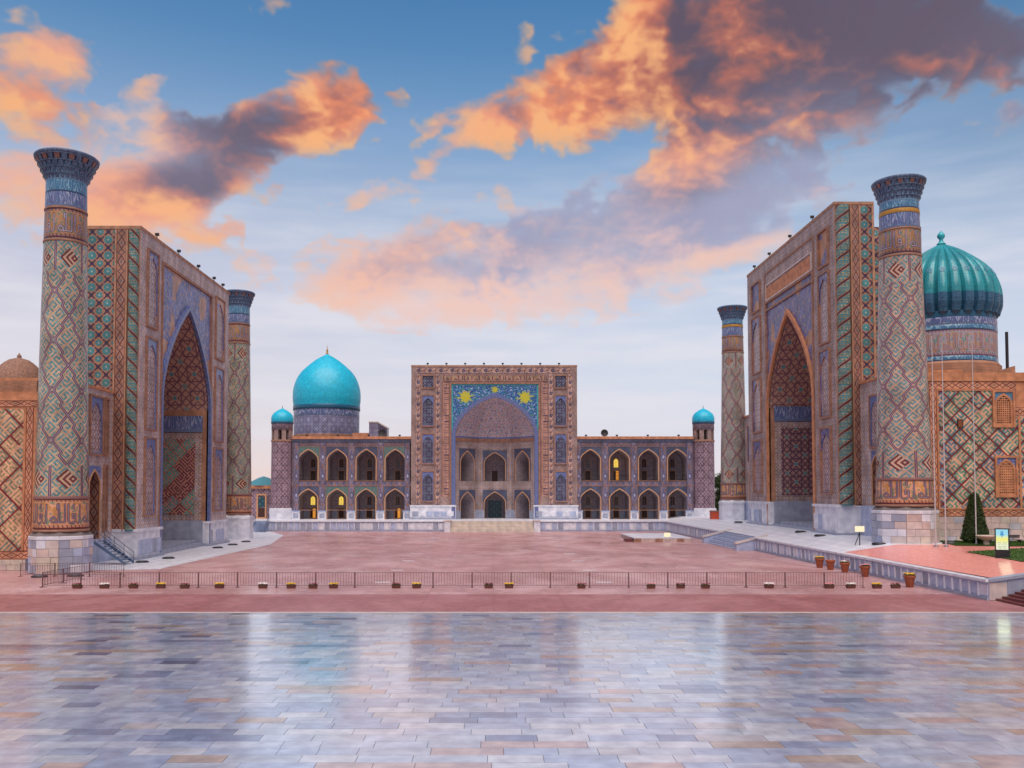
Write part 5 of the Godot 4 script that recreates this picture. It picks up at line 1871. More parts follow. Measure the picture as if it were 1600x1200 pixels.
	s.hexa([Vector3(-1.3, 17.6, 0.6), Vector3(0.5, 17.6, 0.6), Vector3(0.5, 17.6, -0.6), Vector3(-1.3, 17.6, -0.6), Vector3(-1.3, 20.1, 0.6), Vector3(0.5, 20.7, 0.6), Vector3(0.5, 20.7, -0.6), Vector3(-1.3, 20.1, -0.6)])
	part("block", s, mats.brick, t)
	part("roof", boxed(-15.0, 25.0, 17.2, 17.65, -12.0, 8.5), mats.brick_trim, t)


func lattice_window(t: Node3D, x0: float, x1: float, y0: float, y1: float, square: bool) -> void:
	var s := Shape.new()
	s.frame(x0, x1, y0, y1, 0.2, 0.0, 0.26)
	var w := part("window", s, mats.brick_orange, t)
	part("shade_sheet", boxed(x0 + 0.2, x1 - 0.2, y0 + 0.2, y1 - 0.2, 0.0, 0.06), mats.dark_glass, w)  # dark sheet standing in for the shade of the opening behind the lattice
	var a := {"x": (x0 + x1) / 2, "w": (x1 - x0) / 2 - 0.42, "base": y0 + 0.42, "spring": y1 - 1.25, "rise": 0.72, "round": 0.5, "steps": 6}
	s = Shape.new()
	s.arch_plate(x0 + 0.2, x1 - 0.2, y0 + 0.2, a.spring + 0.01, 0.17, {"x": a.x, "w": a.w, "base": a.base, "spring": a.spring, "rise": 0.005, "round": 0.5, "steps": 2})
	s.arch_band(a, 0.2, 0.06, 0.18)
	part("arch_frame", s, mats.brick_orange, w)
	s = Shape.new()
	s.arch_plate(x0 + 0.2, x1 - 0.2, a.spring, y1 - 0.2, 0.14, {"x": a.x, "w": a.w, "base": a.spring, "spring": a.spring, "rise": a.rise, "round": 0.5, "steps": 6})
	part("tile_spandrel", s, mats.teal_frieze if square else mats.blue_tile, w)
	s = Shape.new()
	var n := 7
	var hx: float = a.w * 2 / n
	for i in range(1, n):
		var x: float = a.x - a.w + i * hx
		var reach: float = a.spring + a.rise * (1.0 - absf(x - a.x) / a.w) * 0.9
		s.box(x - 0.045, x + 0.045, a.base, reach, 0.07, 0.15)
	var y: float = a.base + hx
	var odd := false
	while y < a.spring + a.rise * 0.8:
		var half: float = a.w if y < a.spring else a.w * (1.0 - (y - a.spring) / a.rise) + 0.1
		s.box(a.x - half, a.x + half, y - (0.05 if square else 0.09), y + (0.05 if square else 0.09), 0.08, 0.145)
		y += hx * (1.1 if square else 1.25)
		odd = not odd
	part("lattice", s, mats.brick_orange, w)


# ---------------------------------------------------------------- the northern madrasa
func northern_madrasa() -> void:
	var arch := {"x": 0.15, "w": 7.35, "base": 0.0, "spring": 15.6, "rise": 7.1, "round": 0.74, "steps": 22}
	var p := portal("broad northern portal with golden suns on blue tilework over its arch", at(0.25, 1.81, 164.0), 0.0, {"width": 30.9, "top": 28.4, "depth": 11.0, "arch": arch, "margin": 0.75, "spandrel_top": 25.2, "plinth": 2.35, "band": 0.7, "moulding": "rope", "wall": "brick_pink", "spandrel": "sun_spandrel", "recess": 6.0, "semi_dome": true})
	var strip := func(called: String, m: String, x0: float, x1: float, y0: float, y1: float, out: float, along_x: bool, unit: bool) -> void:
		var q := boxed(x0, x1, y0, y1, 0.0, out)
		for i in q.t.size():
			var v := q.v[i]
			if along_x:
				q.t[i] = Vector2(v.x, (v.y - y0) / (y1 - y0) * 1.82)
				if m == "roundel_strip":
					q.t[i] = Vector2((v.y - y0) / (y1 - y0), v.x)
			else:
				q.t[i] = Vector2((v.x - x0) / (x1 - x0) * (1.0 if unit else 1.667), v.y)
		part(called, q, mats[m], p)
	strip.call("letter_band", "letter_strip", -9.7, 10.0, 25.6, 26.9, 0.05, true, false)
	strip.call("letter_band", "letter_upright", -9.75, -8.35, 4.2, 25.55, 0.05, false, false)
	strip.call("letter_band", "letter_upright", 8.65, 10.05, 4.2, 25.55, 0.05, false, false)
	strip.call("roundel_band", "roundel_strip", -14.4, 14.4, 27.2, 28.2, 0.04, true, true)
	for x in [-14.55, -10.9, 10.15, 13.75]:
		strip.call("roundel_band", "roundel_strip", x, x + 0.82, 2.7, 27.1, 0.045, false, true)
	for e in [[-13.55, -11.05], [11.15, 13.6]]:
		for y in [[24.3, 26.9], [17.2, 23.2], [10.2, 16.0], [3.2, 9.0]]:
			niche_panel(p, e[0], e[1], y[0], y[1], "blue_tile" if y[0] < 24 else "panel_mosaic_blue", "panel_mosaic_blue", y[0] < 24)
	for i in 8:
		floodlight(p.position + Vector3(-12.4 + i * 3.5, 28.7, 0.0), "small black floodlight on the roof edge of the northern portal", "floodlights on the northern portal")
	# wings of two storeys
	for sg in [-1.0, 1.0]:
		var t := thing("arcade_wing", "two-storeyed arcade wing %s" % ("below the big turquoise dome, with lamps behind its lower arches" if sg < 0 else "under the lone black roof dish, one upper arch lit yellow"), "building", at(0, 1.81, 165.0), 0.0, "arcade wings of the northern madrasa")
		var xs := [18.25, 23.67, 29.09, 34.51]
		var lit := [{}, {"window1": true, "door1": true}, {}, {}] if sg > 0 else [{"door0": true}, {}, {"window0": true}, {"door0": true, "window0": true}]
		for i in 4:
			bay(t, xs[i] * sg, i + (10 if sg > 0 else 0), lit[i])
		for x in [15.95, 20.96, 26.38, 31.8, 36.7]:
			pilaster(t, x * sg, 0.95)
		var x0 := minf(15.2 * sg, 37.6 * sg)
		var x1 := maxf(15.2 * sg, 37.6 * sg)
		part("frieze", boxed(x0, x1, 14.4, 15.3, -0.3, 0.1), mats.bay_mosaic, t)
		part("string_course", boxed(x0, x1, 6.1, 6.9, -0.05, 0.06), mats.pilaster_mosaic, t)
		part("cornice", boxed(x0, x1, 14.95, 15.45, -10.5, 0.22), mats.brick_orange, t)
		part("body", boxed(x0, x1, -1.0, 14.9, -10.5, -4.85), mats.brick, t)
		part("end_wall", boxed(minf(37.1 * sg, 37.55 * sg), maxf(37.1 * sg, 37.55 * sg), -0.5, 14.4, -5.0, -0.01), mats.bay_wall, t)
		corner_tower(sg)
		for i in 7:
			var lx: float = (17.5 + i * 2.9) * sg
			if i % 2 == 0:
				floodlight(at(lx, 17.2, 165.6), "tiny black floodlight on the roof edge of the arcade wing with the %s" % ("lamplit lower arches" if sg < 0 else "yellow upper arch"), "floodlights on the arcade roofs")
	# the great dome
	var d := thing("turquoise_dome", "large smooth turquoise dome on a tall patterned drum behind the arcade", "dome", at(-36.0, 0, 191.0))
	var s := Shape.new()
	s.lathe([[7.05, 10.0], [7.05, 19.0], [7.0, 19.05]], 64)
	part("base", s, mats.brick, d)
	for b in [[19.0, 22.9, 0.0, "lattice_band", "drum_girih"], [22.9, 24.4, 0.02, "inscription_band", "blue_script"], [24.4, 25.3, 0.18, "moulding", "turquoise_band"]]:
		s = Shape.new()
		s.lathe([[6.8, b[0]], [7.0 + b[2], b[0] + 0.02], [7.0 + b[2], b[1]], [6.8, b[1] + 0.01]], 72)
		for i in s.t.size():
			s.t[i].y -= b[0]
		part(b[3], s, mats[b[4]], d)
	s = Shape.new()
	s.lathe(dome_profile(7.25, 11.6, 0.975, 30).map(func(q): return [q[0], q[1] + 25.3]), 72)
	part("shell", s, mats.turquoise, d)
	s = Shape.new()
	s.lathe([[0.25, 36.7], [0.3, 37.0], [0.1, 37.2], [0.28, 37.5], [0.1, 37.8], [0.04, 38.4], [0.01, 38.9]], 12)
	part("finial", s, mats.gold_frieze, d)
	# things on the roof
	var r := thing("roof_portal", "small tiled block with a slanting roof line beside the turquoise dome", "building", at(-22.4, 16.9, 172.0))
	s = Shape.new()
	s.hexa([Vector3(-1.75, -2, 0), Vector3(0.0, -2, 0), Vector3(0.0, -2, -3), Vector3(-1.75, -2, -3), Vector3(-1.75, 3.5, 0), Vector3(0.0, 3.5, 0), Vector3(0.0, 3.5, -3), Vector3(-1.75, 3.5, -3)])
	part("tower", s, mats.drum_girih, r)
	s = Shape.new()
	s.hexa([Vector3(0.0, -2, -0.1), Vector3(1.75, -2, -0.1), Vector3(1.75, -2, -3), Vector3(0.0, -2, -3), Vector3(0.0, 3.4, -0.1), Vector3(1.75, 2.4, -0.1), Vector3(1.75, 2.4, -3), Vector3(0.0, 3.4, -3)])
	part("wall", s, mats.panel_mosaic_blue, r)
	s = Shape.new()
	s.hexa([Vector3(-1.85, 3.5, 0.1), Vector3(0.0, 3.5, 0.1), Vector3(0.0, 3.5, -3.1), Vector3(-1.85, 3.5, -3.1), Vector3(-1.85, 3.7, 0.1), Vector3(0.0, 3.7, 0.1), Vector3(0.0, 3.7, -3.1), Vector3(-1.85, 3.7, -3.1)])
	s.hexa([Vector3(0.0, 3.42, 0.1), Vector3(1.85, 2.38, 0.1), Vector3(1.85, 2.38, -3.1), Vector3(0.0, 3.42, -3.1), Vector3(0.0, 3.68, 0.1), Vector3(1.85, 2.62, 0.1), Vector3(1.85, 2.62, -3.1), Vector3(0.0, 3.68, -3.1)])
	part("roof_edge", s, mats.marble_warm, r)
	part("parapet", boxed(-5.0, -1.85, -2.0, 1.5, -3.0, -0.2), mats.brick, r)
	dish(at(-21.0, 17.0, 167.5), "round black dish before the small roof block by the turquoise dome")
	dish(at(21.2, 17.0, 167.5), "lone round black dish on the bare arcade roof")
	low_house()


func dish(where: Vector3, label: String) -> void:
	var t := thing("roof_dish", label, "dish", where)
	var s := Shape.new()
	s.tube(Vector3(0, -0.2, 0), Vector3(0, 1.0, 0), 0.05, 0.05)
	part("mast", s, mats.black, t)
	s = Shape.new()
	s.lathe([[0.02, -0.12], [0.4, -0.06], [0.68, 0.06], [0.7, 0.1], [0.4, 0.0], [0.02, -0.04]], 24)
	var b := part("bowl", s, mats.black, t, Vector3(0, 1.05, 0.1))
	b.rotation_degrees.x = 82.0
	s = Shape.new()
	s.tube(Vector3(0, 0, 0), Vector3(0, 0.35, 0), 0.03, 0.06)
	part("feed", s, mats.grey_metal, b)


func corner_tower(sg: float) -> void:
	var t := thing("corner_tower", "round corner tower with a small turquoise cap %s" % ("next to the big turquoise dome" if sg < 0 else "next to the far minaret and dark trees"), "tower", at(39.55 * sg, 1.81, 165.6), 0.0, "corner towers of the northern madrasa")
	var s := Shape.new()
	s.lathe([[2.25, -1.0], [2.25, 2.0], [2.05, 2.1]], 8, Vector3.ZERO, true, PI / 8)
	part("base", s, mats.marble, t)
	s = Shape.new()
	s.lathe([[2.0, 2.0], [1.95, 14.4]], 40)
	for i in s.t.size():
		s.t[i].x *= 12.0
	part("shaft", s, mats.tower_girih, t)
	s = Shape.new()
	s.lathe([[1.9, 14.4], [2.05, 14.45], [2.05, 14.75], [1.9, 14.8]], 40)
	part("cornice", s, mats.brick_trim, t)
	# lantern of eight piers
	s = Shape.new()
	for i in 8:
		var a := TAU * (i + 0.5) / 8.0
		var p := []
		for q in [[-1, 1.95], [1, 1.95], [1, 1.4], [-1, 1.4]]:
			p.append(Vector3(sin(a + q[0] * 0.21) * q[1], 14.8, cos(a + q[0] * 0.21) * q[1]))
		for j in 4:
			p.append(p[j] + Vector3(0, 1.9, 0))
		s.hexa(p)
	part("lantern", s, mats.brick_pink, t)
	s = Shape.new()
	s.lathe([[1.3, 16.6], [1.98, 16.65], [1.98, 17.8], [1.7, 17.85]], 40)
	for i in s.t.size():
		s.t[i] *= Vector2(8.0, 1.0)
	part("upper_wall", s, mats.bay_wall, t)
	s = Shape.new()
	s.lathe([[1.7, 17.8], [2.05, 17.85], [2.1, 18.2], [1.9, 18.25]], 40)
	part("moulding", s, mats.turquoise_band, t)
	s = Shape.new()
	s.lathe(dome_profile(2.06, 2.6, 0.97, 16).map(func(q): return [q[0], q[1] + 18.2]), 40)
	part("cap", s, mats.turquoise, t)
	s = Shape.new()
	s.tube(Vector3(0, 20.6, 0), Vector3(0, 21.3, 0), 0.08, 0.03)
	part("finial", s, mats.turquoise_band, t)


func low_house() -> void:
	var t := thing("low_house", "low tiled house with teal tin roofs between the minaret and the corner tower", "building", at(-47.0, 1.81, 168.0))
	part("terrace", boxed(-6.0, 7.9, -1.9, 0.0, -10.0, 12.8), mats.marble, t)
	var a := {"x": 3.1, "w": 0.62, "base": 2.2, "spring": 3.7, "rise": 0.5, "round": 0.6}
	part("wall", boxed(-6.0, 6.0, -0.3, 5.7, -6.0, 0.0), mats.tower_girih, t)
	part("eaves", boxed(-6.2, 6.0, 5.7, 6.3, -6.2, 0.35), mats.brick_orange, t)
	var s := Shape.new()
	s.frame(2.15, 4.05, 0.0, 4.7, 0.28, 0.0, 0.2)
	var f := part("door_frame", s, mats.arch_trim, t)
	part("door", boxed(2.55, 3.65, 0.0, 2.0, 0.0, 0.1), mats.dark_wood, f)
	s = Shape.new()
	s.arch_fill(a, 0.08)
	part("window", s, mats.teal_door, f)
	for q in [[-3.2, "tin_red"], [2.6, "tin_teal"]]:
		s = Shape.new()
		s.lathe([[4.0, 6.3], [1.0, 7.8], [0.05, 8.1]], 8, Vector3(q[0], 0, -3.2), true)
		part("roof", s, mats[q[1]], t)
	metal_stairs("blue metal stairs from the marble pavement to the low teal-roofed house", at(-40.3, 0, 153.6), 0.0, 1.85, 2.3)
	part("retaining_wall", boxed(-2.5, 7.9, -1.9, -0.02, 12.8, 13.0), mats.marble_blue, t)


# ---------------------------------------------------------------- things on the square
func barrier(where: Vector3, turn: float, label: String, group: String, bar: Mesh, post: Mesh, rail: Mesh) -> void:
	var t := thing("barrier", label, "barrier", where, turn, group)
	for x in [0.0, 2.84]:
		part("post", post, mats.rail_brown, t, Vector3(x, 0, 0))
	for y in [0.16, 1.1]:
		part("rail", rail, mats.rail_brown, t, Vector3(0.0, y, 0))
	for i in 13:
		part("bar", bar, mats.rail_brown, t, Vector3(0.2 + i * 0.203, 0.16, 0))


func square_things() -> void:
	var bs := Shape.new()
	bs.tube(Vector3.ZERO, Vector3(0, 0.94, 0), 0.013, 0.013, 5)
	var bar := bs.mesh()
	bs = Shape.new()
	bs.tube(Vector3(0, -0.02, 0), Vector3(0, 1.13, 0), 0.028, 0.028, 6)
	bs.box(-0.03, 0.03, 0.0, 0.04, -0.28, 0.28)
	var post := bs.mesh()
	bs = Shape.new()
	bs.tube(Vector3.ZERO, Vector3(2.84, 0, 0), 0.02, 0.02, 6)
	var rail := bs.mesh()
	for i in 21:
		barrier(at(-33.4 + i * 2.9, 0, 65.8), 0.0, "brown metal crowd barrier in the long row across the red square", "crowd barriers across the square", bar, post, rail)
	for i in 2:
		barrier(at(-33.45 + i * 0.12, 0, 66.0 + i * 2.9), 88.0, "brown metal crowd barrier turned back at the western end of the long row", "crowd barriers turned back", bar, post, rail)
	for i in 3:
		barrier(at(-39.5 + i * 2.9, 0, 74.2), 0.0, "brown metal crowd barrier before the marble foot of the minaret by the script wall", "crowd barriers by the minaret", bar, post, rail)
	# low planters along the barriers
	var planter_x := [[-30.5, 2], [-28.5, 0], [-26.4, 2], [-24.4, 1], [-22.6, 2], [-20.1, 1], [-16.9, 0], [-14.8, 1], [-13.2, 2], [-11.7, 1], [-7.1, 2], [-5.6, 1], [-0.3, 2], [1.2, 1], [6.5, 2], [11.6, 3], [13.8, 2], [15.6, 2], [20.3, 0], [24.7, 3], [26.3, 0], [28.2, 1], [29.6, 2]]
	var kinds := [["petal_white", "white"], ["petal_yellow", "yellow"], ["petal_red", "dark red"], ["petal_pink", "pink"]]
	for e in planter_x:
		var k: Array = kinds[e[1]]
		var t := thing("flower_trough", "low brown trough of %s flowers at the foot of the crowd barriers" % k[1], "planter", at(e[0], 0, 65.2 + rng.randf_range(-0.1, 0.1)), rng.randf_range(-6, 6), "flower troughs along the barriers")
		var s := Shape.new()
		s.hexa([Vector3(-0.27, 0, 0.13), Vector3(0.27, 0, 0.13), Vector3(0.27, 0, -0.13), Vector3(-0.27, 0, -0.13), Vector3(-0.34, 0.24, 0.18), Vector3(0.34, 0.24, 0.18), Vector3(0.34, 0.24, -0.18), Vector3(-0.34, 0.24, -0.18)])
		part("trough", s, mats.planter_brown, t)
		part("soil", boxed(-0.3, 0.3, 0.2, 0.26, -0.15, 0.15), mats.soil, t)
		s = Shape.new()
		leaf_cloud(s, 60, func(): return Vector3(rng.randf_range(-0.3, 0.3), rng.randf_range(0.25, 0.33), rng.randf_range(-0.15, 0.15)), 0.06, Color(0.6, 0.7, 0.5), Color(1, 1, 1))
		part("leaves", s, mats.leaf, t).set_meta("kind", "stuff")
		s = Shape.new()
		flower_heads(s, 0.055, 0.31, 70 if e[1] < 2 else 30, 0.32, 0.17)
		part("flowers", s, mats[k[0]], t).set_meta("kind", "stuff")
	# terracotta pots under the terrace wall
	var pots := [[30.4, 82.5, 1], [30.6, 80.4, -1], [30.8, 77.6, 0], [31.0, 73.9, 3], [31.0, 66.0, 1]]
	var pot_words := ["with low yellow flowers, farthest along the terrace wall from the red steps", "holding only bare soil", "with white and red flowers", "with pink flowers", "with low yellow flowers, close to the end of the barriers"]
	for i in pots.size():
		var e: Array = pots[i]
		var t := thing("terracotta_pot", "big terracotta pot %s" % pot_words[i], "flowerpot", at(e[0], 0, e[1]), 0.0, "terracotta pots below the terrace wall")
		var s := Shape.new()
		s.lathe([[0.02, 0.0], [0.25, 0.0], [0.37, 0.7], [0.43, 0.72], [0.44, 0.88], [0.38, 0.89], [0.36, 0.8]], 24)
		part("pot", s, mats.terracotta, t)
		s = Shape.new()
		s.lathe([[0.37, 0.8], [0.02, 0.84]], 16)
		part("soil", s, mats.soil, t)
		if e[2] >= 0:
			s = Shape.new()
			leaf_cloud(s, 120, func(): return Vector3(rng.randf_range(-0.32, 0.32), rng.randf_range(0.82, 1.0), rng.randf_range(-0.32, 0.32)), 0.09, Color(0.6, 0.7, 0.5), Color(1, 1, 1))
			part("leaves", s, mats.leaf, t).set_meta("kind", "stuff")
			s = Shape.new()
			flower_heads(s, 0.07, 0.96, 60, 0.32, 0.32)
			part("flowers", s, mats[kinds[e[2]][0]], t).set_meta("kind", "stuff")
			if i == 2:
				s = Shape.new()
				flower_heads(s, 0.07, 1.0, 16, 0.28, 0.28)
				part("flowers", s, mats.petal_red, t).set_meta("kind", "stuff")
	# a low stage with a small board
	var t := thing("stage", "low stage with a pale top and pinkish sides out on the red square", "stage", at(23.6, 0, 123.0), 0.0)
	part("deck", boxed(-4.0, 4.0, 0.5, 0.6, -13.0, 0.0), mats.marble, t)
	for i in 8:
		var s := Shape.new()
		s.chamfered(-3.98 + i * 0.995, -3.0 + i * 0.995, 0.0, 0.5, -0.15, -0.02, 0.02)
		part("front_panel", s, mats.stone_pink if i % 3 else mats.brick_trim, t)
		s = Shape.new()
	part("frame", boxed(-3.9, 3.9, 0.0, 0.5, -12.9, -0.2), mats.stone_pink, t)
	part("ramp", boxed(-5.0, -4.05, 0.0, 0.35, -3.0, -0.6), mats.red_stone, t)
	t = thing("notice_board", "small cream notice board standing on the low stage", "sign", at(24.3, 0.6, 123.4))
	part("board", boxed(-0.45, 0.45, 0.1, 0.68, -0.04, 0.04), mats.sign_glow, t)
	var s2 := Shape.new()
	s2.tube(Vector3(-0.3, 0, -0.03), Vector3(-0.3, 0.4, -0.03), 0.03, 0.03)
	s2.tube(Vector3(0.3, 0, -0.03), Vector3(0.3, 0.4, -0.03), 0.03, 0.03)
	part("legs", s2, mats.black, t)
	# round uplights on the pavements
	var spots := [[-37.6, 73.6, 0.0], [-35.0, 88.5, 0.0], [-34.2, 93.5, 0.0], [-34.3, 110.5, 0.0], [-34.2, 116.5, 0.0], [-34.4, 123.5, 0.0], [-35.0, 74.4, 0.0], [36.9, 133.0, 2.1], [36.7, 105.6, 2.1], [36.4, 98.5, 2.1], [36.6, 84.0, 2.1], [42.6, 82.6, 2.1]]
	for e in spots:
		var u := thing("ground_uplight", "flat round dark uplight on the pavement at the foot of the %s madrasa" % ("western" if e[0] < 0 else "eastern"), "lamp", at(e[0], terrace_y(e[0], e[1]) if e[0] > 0 else 0.0, e[1]), 0.0, "uplights at the feet of the facing madrasas")
		var s := Shape.new()
		s.lathe([[0.62, -0.02], [0.66, 0.08], [0.5, 0.16], [0.02, 0.17]], 20)
		part("housing", s, mats.black, u)
		s = Shape.new()
		s.lathe([[0.42, 0.16], [0.4, 0.19], [0.02, 0.195]], 20)
		part("lens", s, mats.grey_metal, u)
	var ob := thing("orange_kiosk", "small orange box at the foot of the far eastern minaret", "box", at(37.9, 1.8, 150.0))
	part("body", boxed(-0.9, 0.9, 0.0, 1.8, -0.9, 0.9), mats.orange_box, ob)
	part("lid", boxed(-1.0, 1.0, 1.8, 1.95, -1.0, 1.0), mats.brick_trim, ob)


# ---------------------------------------------------------------- garden and trees
func garden_things() -> void:
	for g in [["lawn", [[38.6, 72.3], [37.7, 63.2], [44.0, 60.0], [75.0, 60.0], [75.0, 76.6], [46.5, 76.8]], "trimmed green lawn in front of the lit sign's path"], ["lawn", [[41.8, 80.0], [46, 79.2], [75, 79.2], [75, 86.6], [43.4, 86.4]], "strip of lawn below the orange script wall"]]:
		var pts: Array = g[1]
		var s := Shape.new()
		for p in pts:
			s.vert(at(p[0], terrace_y(p[0], p[1]) + 0.05, p[1]), Vector3.UP, Vector2(p[0], p[1]))
		var idx := Geometry2D.triangulate_polygon(PackedVector2Array(pts.map(func(p): return Vector2(p[0], -p[1]))))
		up_facing(s, idx)
		var poly := PackedVector2Array(pts.map(func(p): return Vector2(p[0], p[1])))
		var blades := 0
		var tries := 0
		while blades < 9000 and tries < 40000:
			tries += 1
			var q := Vector2(rng.randf_range(37, 60), rng.randf_range(59, 87))
			if not Geometry2D.is_point_in_polygon(q, poly):
				continue
			blades += 1
			var o := at(q.x, terrace_y(q.x, q.y) + 0.04, q.y)
			var a := rng.randf() * TAU
			var w := Vector3(cos(a), 0, sin(a)) * 0.04
			s.tri(o - w, o + w, o + Vector3(rng.randf_range(-0.05, 0.05), rng.randf_range(0.06, 0.14), rng.randf_range(-0.05, 0.05)))
		var o2 := part(g[0], s, mats.grass)
		tag(o2, g[2], "lawn", "", "stuff")
	# clipped cone
	var cone := thing("conical_hedge", "dark green evergreen clipped to a tall cone beside the script wall", "topiary", at(45.2, 2.1, 83.0))
	var s := Shape.new()
	s.tube(Vector3(0, -0.1, 0), Vector3(0, 0.8, 0), 0.16, 0.12, 8)
	part("trunk", s, mats.bark, cone)
	s = Shape.new()
	s.tint = Color(0.35, 0.4, 0.3)
	s.lathe([[0.3, 0.35], [1.05, 0.45], [1.0, 1.2], [0.62, 3.0], [0.3, 4.5], [0.05, 4.8]], 20)
	leaf_cloud(s, 9000, func():
		var q := pow(rng.randf(), 1.35)
		var y := 0.3 + q * 4.65
		var r := (1.27 - q * 0.93) * (1.0 if q > 0.06 else 0.7 + q * 5.0) * (1.0 if q < 0.93 else (1.0 - q) / 0.07)
		var a := rng.randf() * TAU
		r *= 0.86 + 0.16 * rng.randf() + 0.05 * sin(a * 7.0 + y * 5.0)
		return Vector3(sin(a) * r, y, cos(a) * r), 0.085, Color(0.45, 0.55, 0.35), Color(1.25, 1.25, 0.95))
	part("crown", s, mats.hedge, cone)
	# the stone bowl before it
	var bowl := thing("stone_bowl", "shallow stone bowl on a foot in front of the conical hedge", "planter", at(44.9, 2.1, 80.6))
	s = Shape.new()
	s.lathe([[0.28, -0.02], [0.25, 0.35], [0.2, 0.5], [0.85, 0.85], [0.9, 1.0], [0.8, 1.0], [0.3, 0.8], [0.02, 0.8]], 24)
	part("bowl", s, mats.stone_tan, bowl)
	# the lit sign
	var sg := thing("lit_sign", "black upright information sign with a glowing blue and yellow face on the lawn edge", "sign", at(38.25, terrace_y(38.2, 66.5), 66.5), -22.0)
	part("foot", boxed(-0.5, 0.9, -0.05, 0.05, -0.35, 0.35), mats.black, sg)
	s = Shape.new()
	s.chamfered(-0.48, 0.48, 0.04, 2.22, -0.22, 0.0, 0.03)
	part("case", s, mats.black, sg)
	var face_mat := mat("sign_face", Color8(40, 40, 40), 0.25)
	face_mat.emission_enabled = true
	face_mat.emission = Color.BLACK
	face_mat.emission_energy_multiplier = 0.85
	face_mat.emission_texture = paint(64, 112, func(x: int, y: int) -> Color:
		var p := Vector2((x + 0.5) / 64.0, (y + 0.5) / 112.0)
		var q := p - Vector2(0.5, 0.78)
		var star := q.length() * (1.0 + 0.3 * cos(atan2(q.y, q.x) * 5.0 - 1.5))
		if star < 0.13:
			return Color8(60, 150, 205)
		if p.y < 0.4 and ridge(p.y * 12.0) < 0.16 and noise01(x / 5, int(p.y * 12.0), 4) > 0.25 and p.x > 0.12 and p.x < 0.88:
			return Color8(120, 150, 120)
		return Color8(236, 240, 206).lerp(Color8(150, 214, 236), smoothstep(0.5, 0.8, p.y)).lerp(Color8(240, 232, 110), exp(-pow((p.y - 0.5) * 7.0, 2.0)) * 0.8))
	var fs := Shape.new()
	fs.quad(Vector3(-0.42, 0.62, 0.006), Vector3(0.38, 0.62, 0.006), Vector3(0.38, 2.14, 0.006), Vector3(-0.42, 2.14, 0.006), Vector2(0, 0), Vector2(1, 0), Vector2(1, 1), Vector2(0, 1))
	part("screen", fs, face_mat, sg)
	var lamp := AreaLight3D.new()
	lamp.name = "sign_light"
	lamp.area_size = Vector2(0.8, 1.5)
	lamp.light_energy = 0.25
	lamp.light_color = Color(0.95, 1.0, 0.85)
	lamp.position = Vector3(-0.02, 1.38, 0.03)
	lamp.rotation_degrees.y = 180.0
	lamp.shadow_enabled = true
	sg.add_child(lamp)
	# flagpoles, bench, notice
	var words := ["closest to the near minaret's foot", "standing second from the near minaret", "beside the conical hedge"]
	var pi := 0
	for e in [[39.5, 79.0], [40.4, 79.0], [44.75, 82.0]]:
		var t := thing("flagpole", "thin pale bare flagpole %s" % words[pi], "pole", at(e[0], terrace_y(e[0], e[1]), e[1]), 0.0, "flagpoles before the eastern madrasa")
		s = Shape.new()
		s.tube(Vector3(0, 0, 0), Vector3(0, 18.9 - 0.6 * (pi % 2), 0), 0.06, 0.03, 8)
		part("shaft", s, mats.pole, t)
		s = Shape.new()
		s.lathe([[0.2, -0.03], [0.2, 0.08], [0.09, 0.12]], 12)
		part("foot", s, mats.grey_metal, t)
		pi += 1
	var t2 := thing("slatted_bench", "dark slatted bench on the lawn below the script wall", "bench", at(48.3, 2.1, 83.6))
	for i in 3:
		part("slat", boxed(-1.6, 1.6, 0.42, 0.46, -0.25 + i * 0.17, -0.11 + i * 0.17), mats.black, t2)
		part("back_slat", boxed(-1.6, 1.6, 0.55 + i * 0.12, 0.64 + i * 0.12, -0.32, -0.28), mats.black, t2)
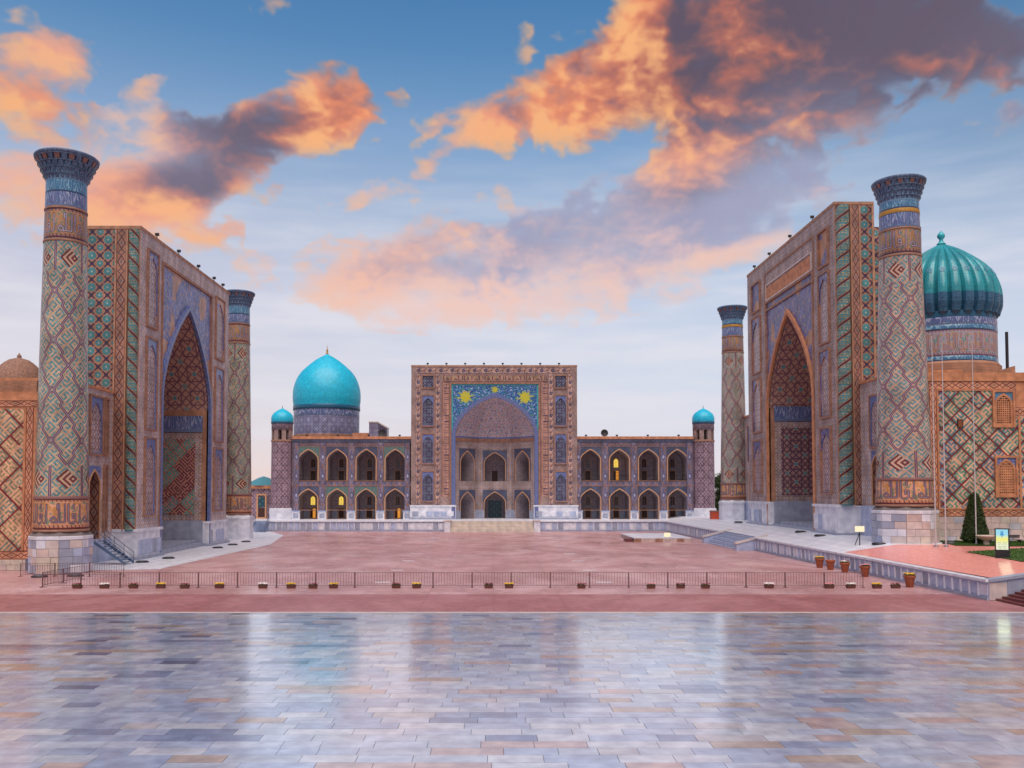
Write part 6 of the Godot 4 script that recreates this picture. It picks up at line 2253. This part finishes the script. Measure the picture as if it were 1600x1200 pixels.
	for x in [-1.4, 0.0, 1.4]:
		part("leg", boxed(x - 0.05, x + 0.05, -0.02, 0.42, -0.25, 0.25), mats.black, t2)
	var nb := thing("info_plate", "small cream information plate on a post at the eastern portal's foot", "sign", at(35.3, terrace_y(35.3, 85.2), 85.2))
	part("plate", boxed(-0.45, 0.45, 1.3, 1.85, -0.03, 0.03), mats.sign_glow, nb)
	s = Shape.new()
	s.tube(Vector3(0, 0, -0.04), Vector3(0, 1.5, -0.04), 0.05, 0.05)
	s.tube(Vector3(-0.35, 0, -0.3), Vector3(0, 1.2, -0.05), 0.04, 0.04)
	part("post", s, mats.black, nb)
	# trees behind the far eastern minaret
	var tw := ["dense dark green tree between the corner tower and the far eastern minaret", "taller dark green tree half hidden behind the far eastern minaret"]
	var ti := 0
	for e in [[50.6, 196.0, 11.2, 3.4], [54.5, 204.0, 12.8, 4.2]]:
		var t := thing("dark_tree", tw[ti], "tree", at(e[0], 0, e[1]), 0.0, "trees behind the eastern madrasa")
		s = Shape.new()
		s.tube(Vector3(0, -0.1, 0), Vector3(0.2, e[2] * 0.5, 0), 0.32, 0.2, 8)
		s.tube(Vector3(0.2, e[2] * 0.5, 0), Vector3(-0.7, e[2] * 0.75, 0.4), 0.18, 0.08, 6)
		s.tube(Vector3(0.2, e[2] * 0.45, 0), Vector3(1.1, e[2] * 0.7, -0.3), 0.16, 0.07, 6)
		part("trunk", s, mats.bark, t)
		s = Shape.new()
		var clumps := []
		for i in 26:
			var a := rng.randf() * TAU
			var q := rng.randf()
			clumps.append([Vector3(cos(a) * e[3] * 0.75 * rng.randf() * (1.1 - q * 0.6), e[2] * (0.22 + 0.68 * q), sin(a) * e[3] * 0.75 * rng.randf()), rng.randf_range(0.7, 1.5)])
		leaf_cloud(s, 7000, func():
			var c: Array = clumps[rng.randi() % clumps.size()]
			var v := Vector3(rng.randfn(), rng.randfn() * 0.8, rng.randfn()) * 0.55
			return c[0] + v * c[1], 0.22, Color(0.35, 0.45, 0.3), Color(1.0, 1.05, 0.8))
		part("crown", s, mats.hedge, t)
		ti += 1
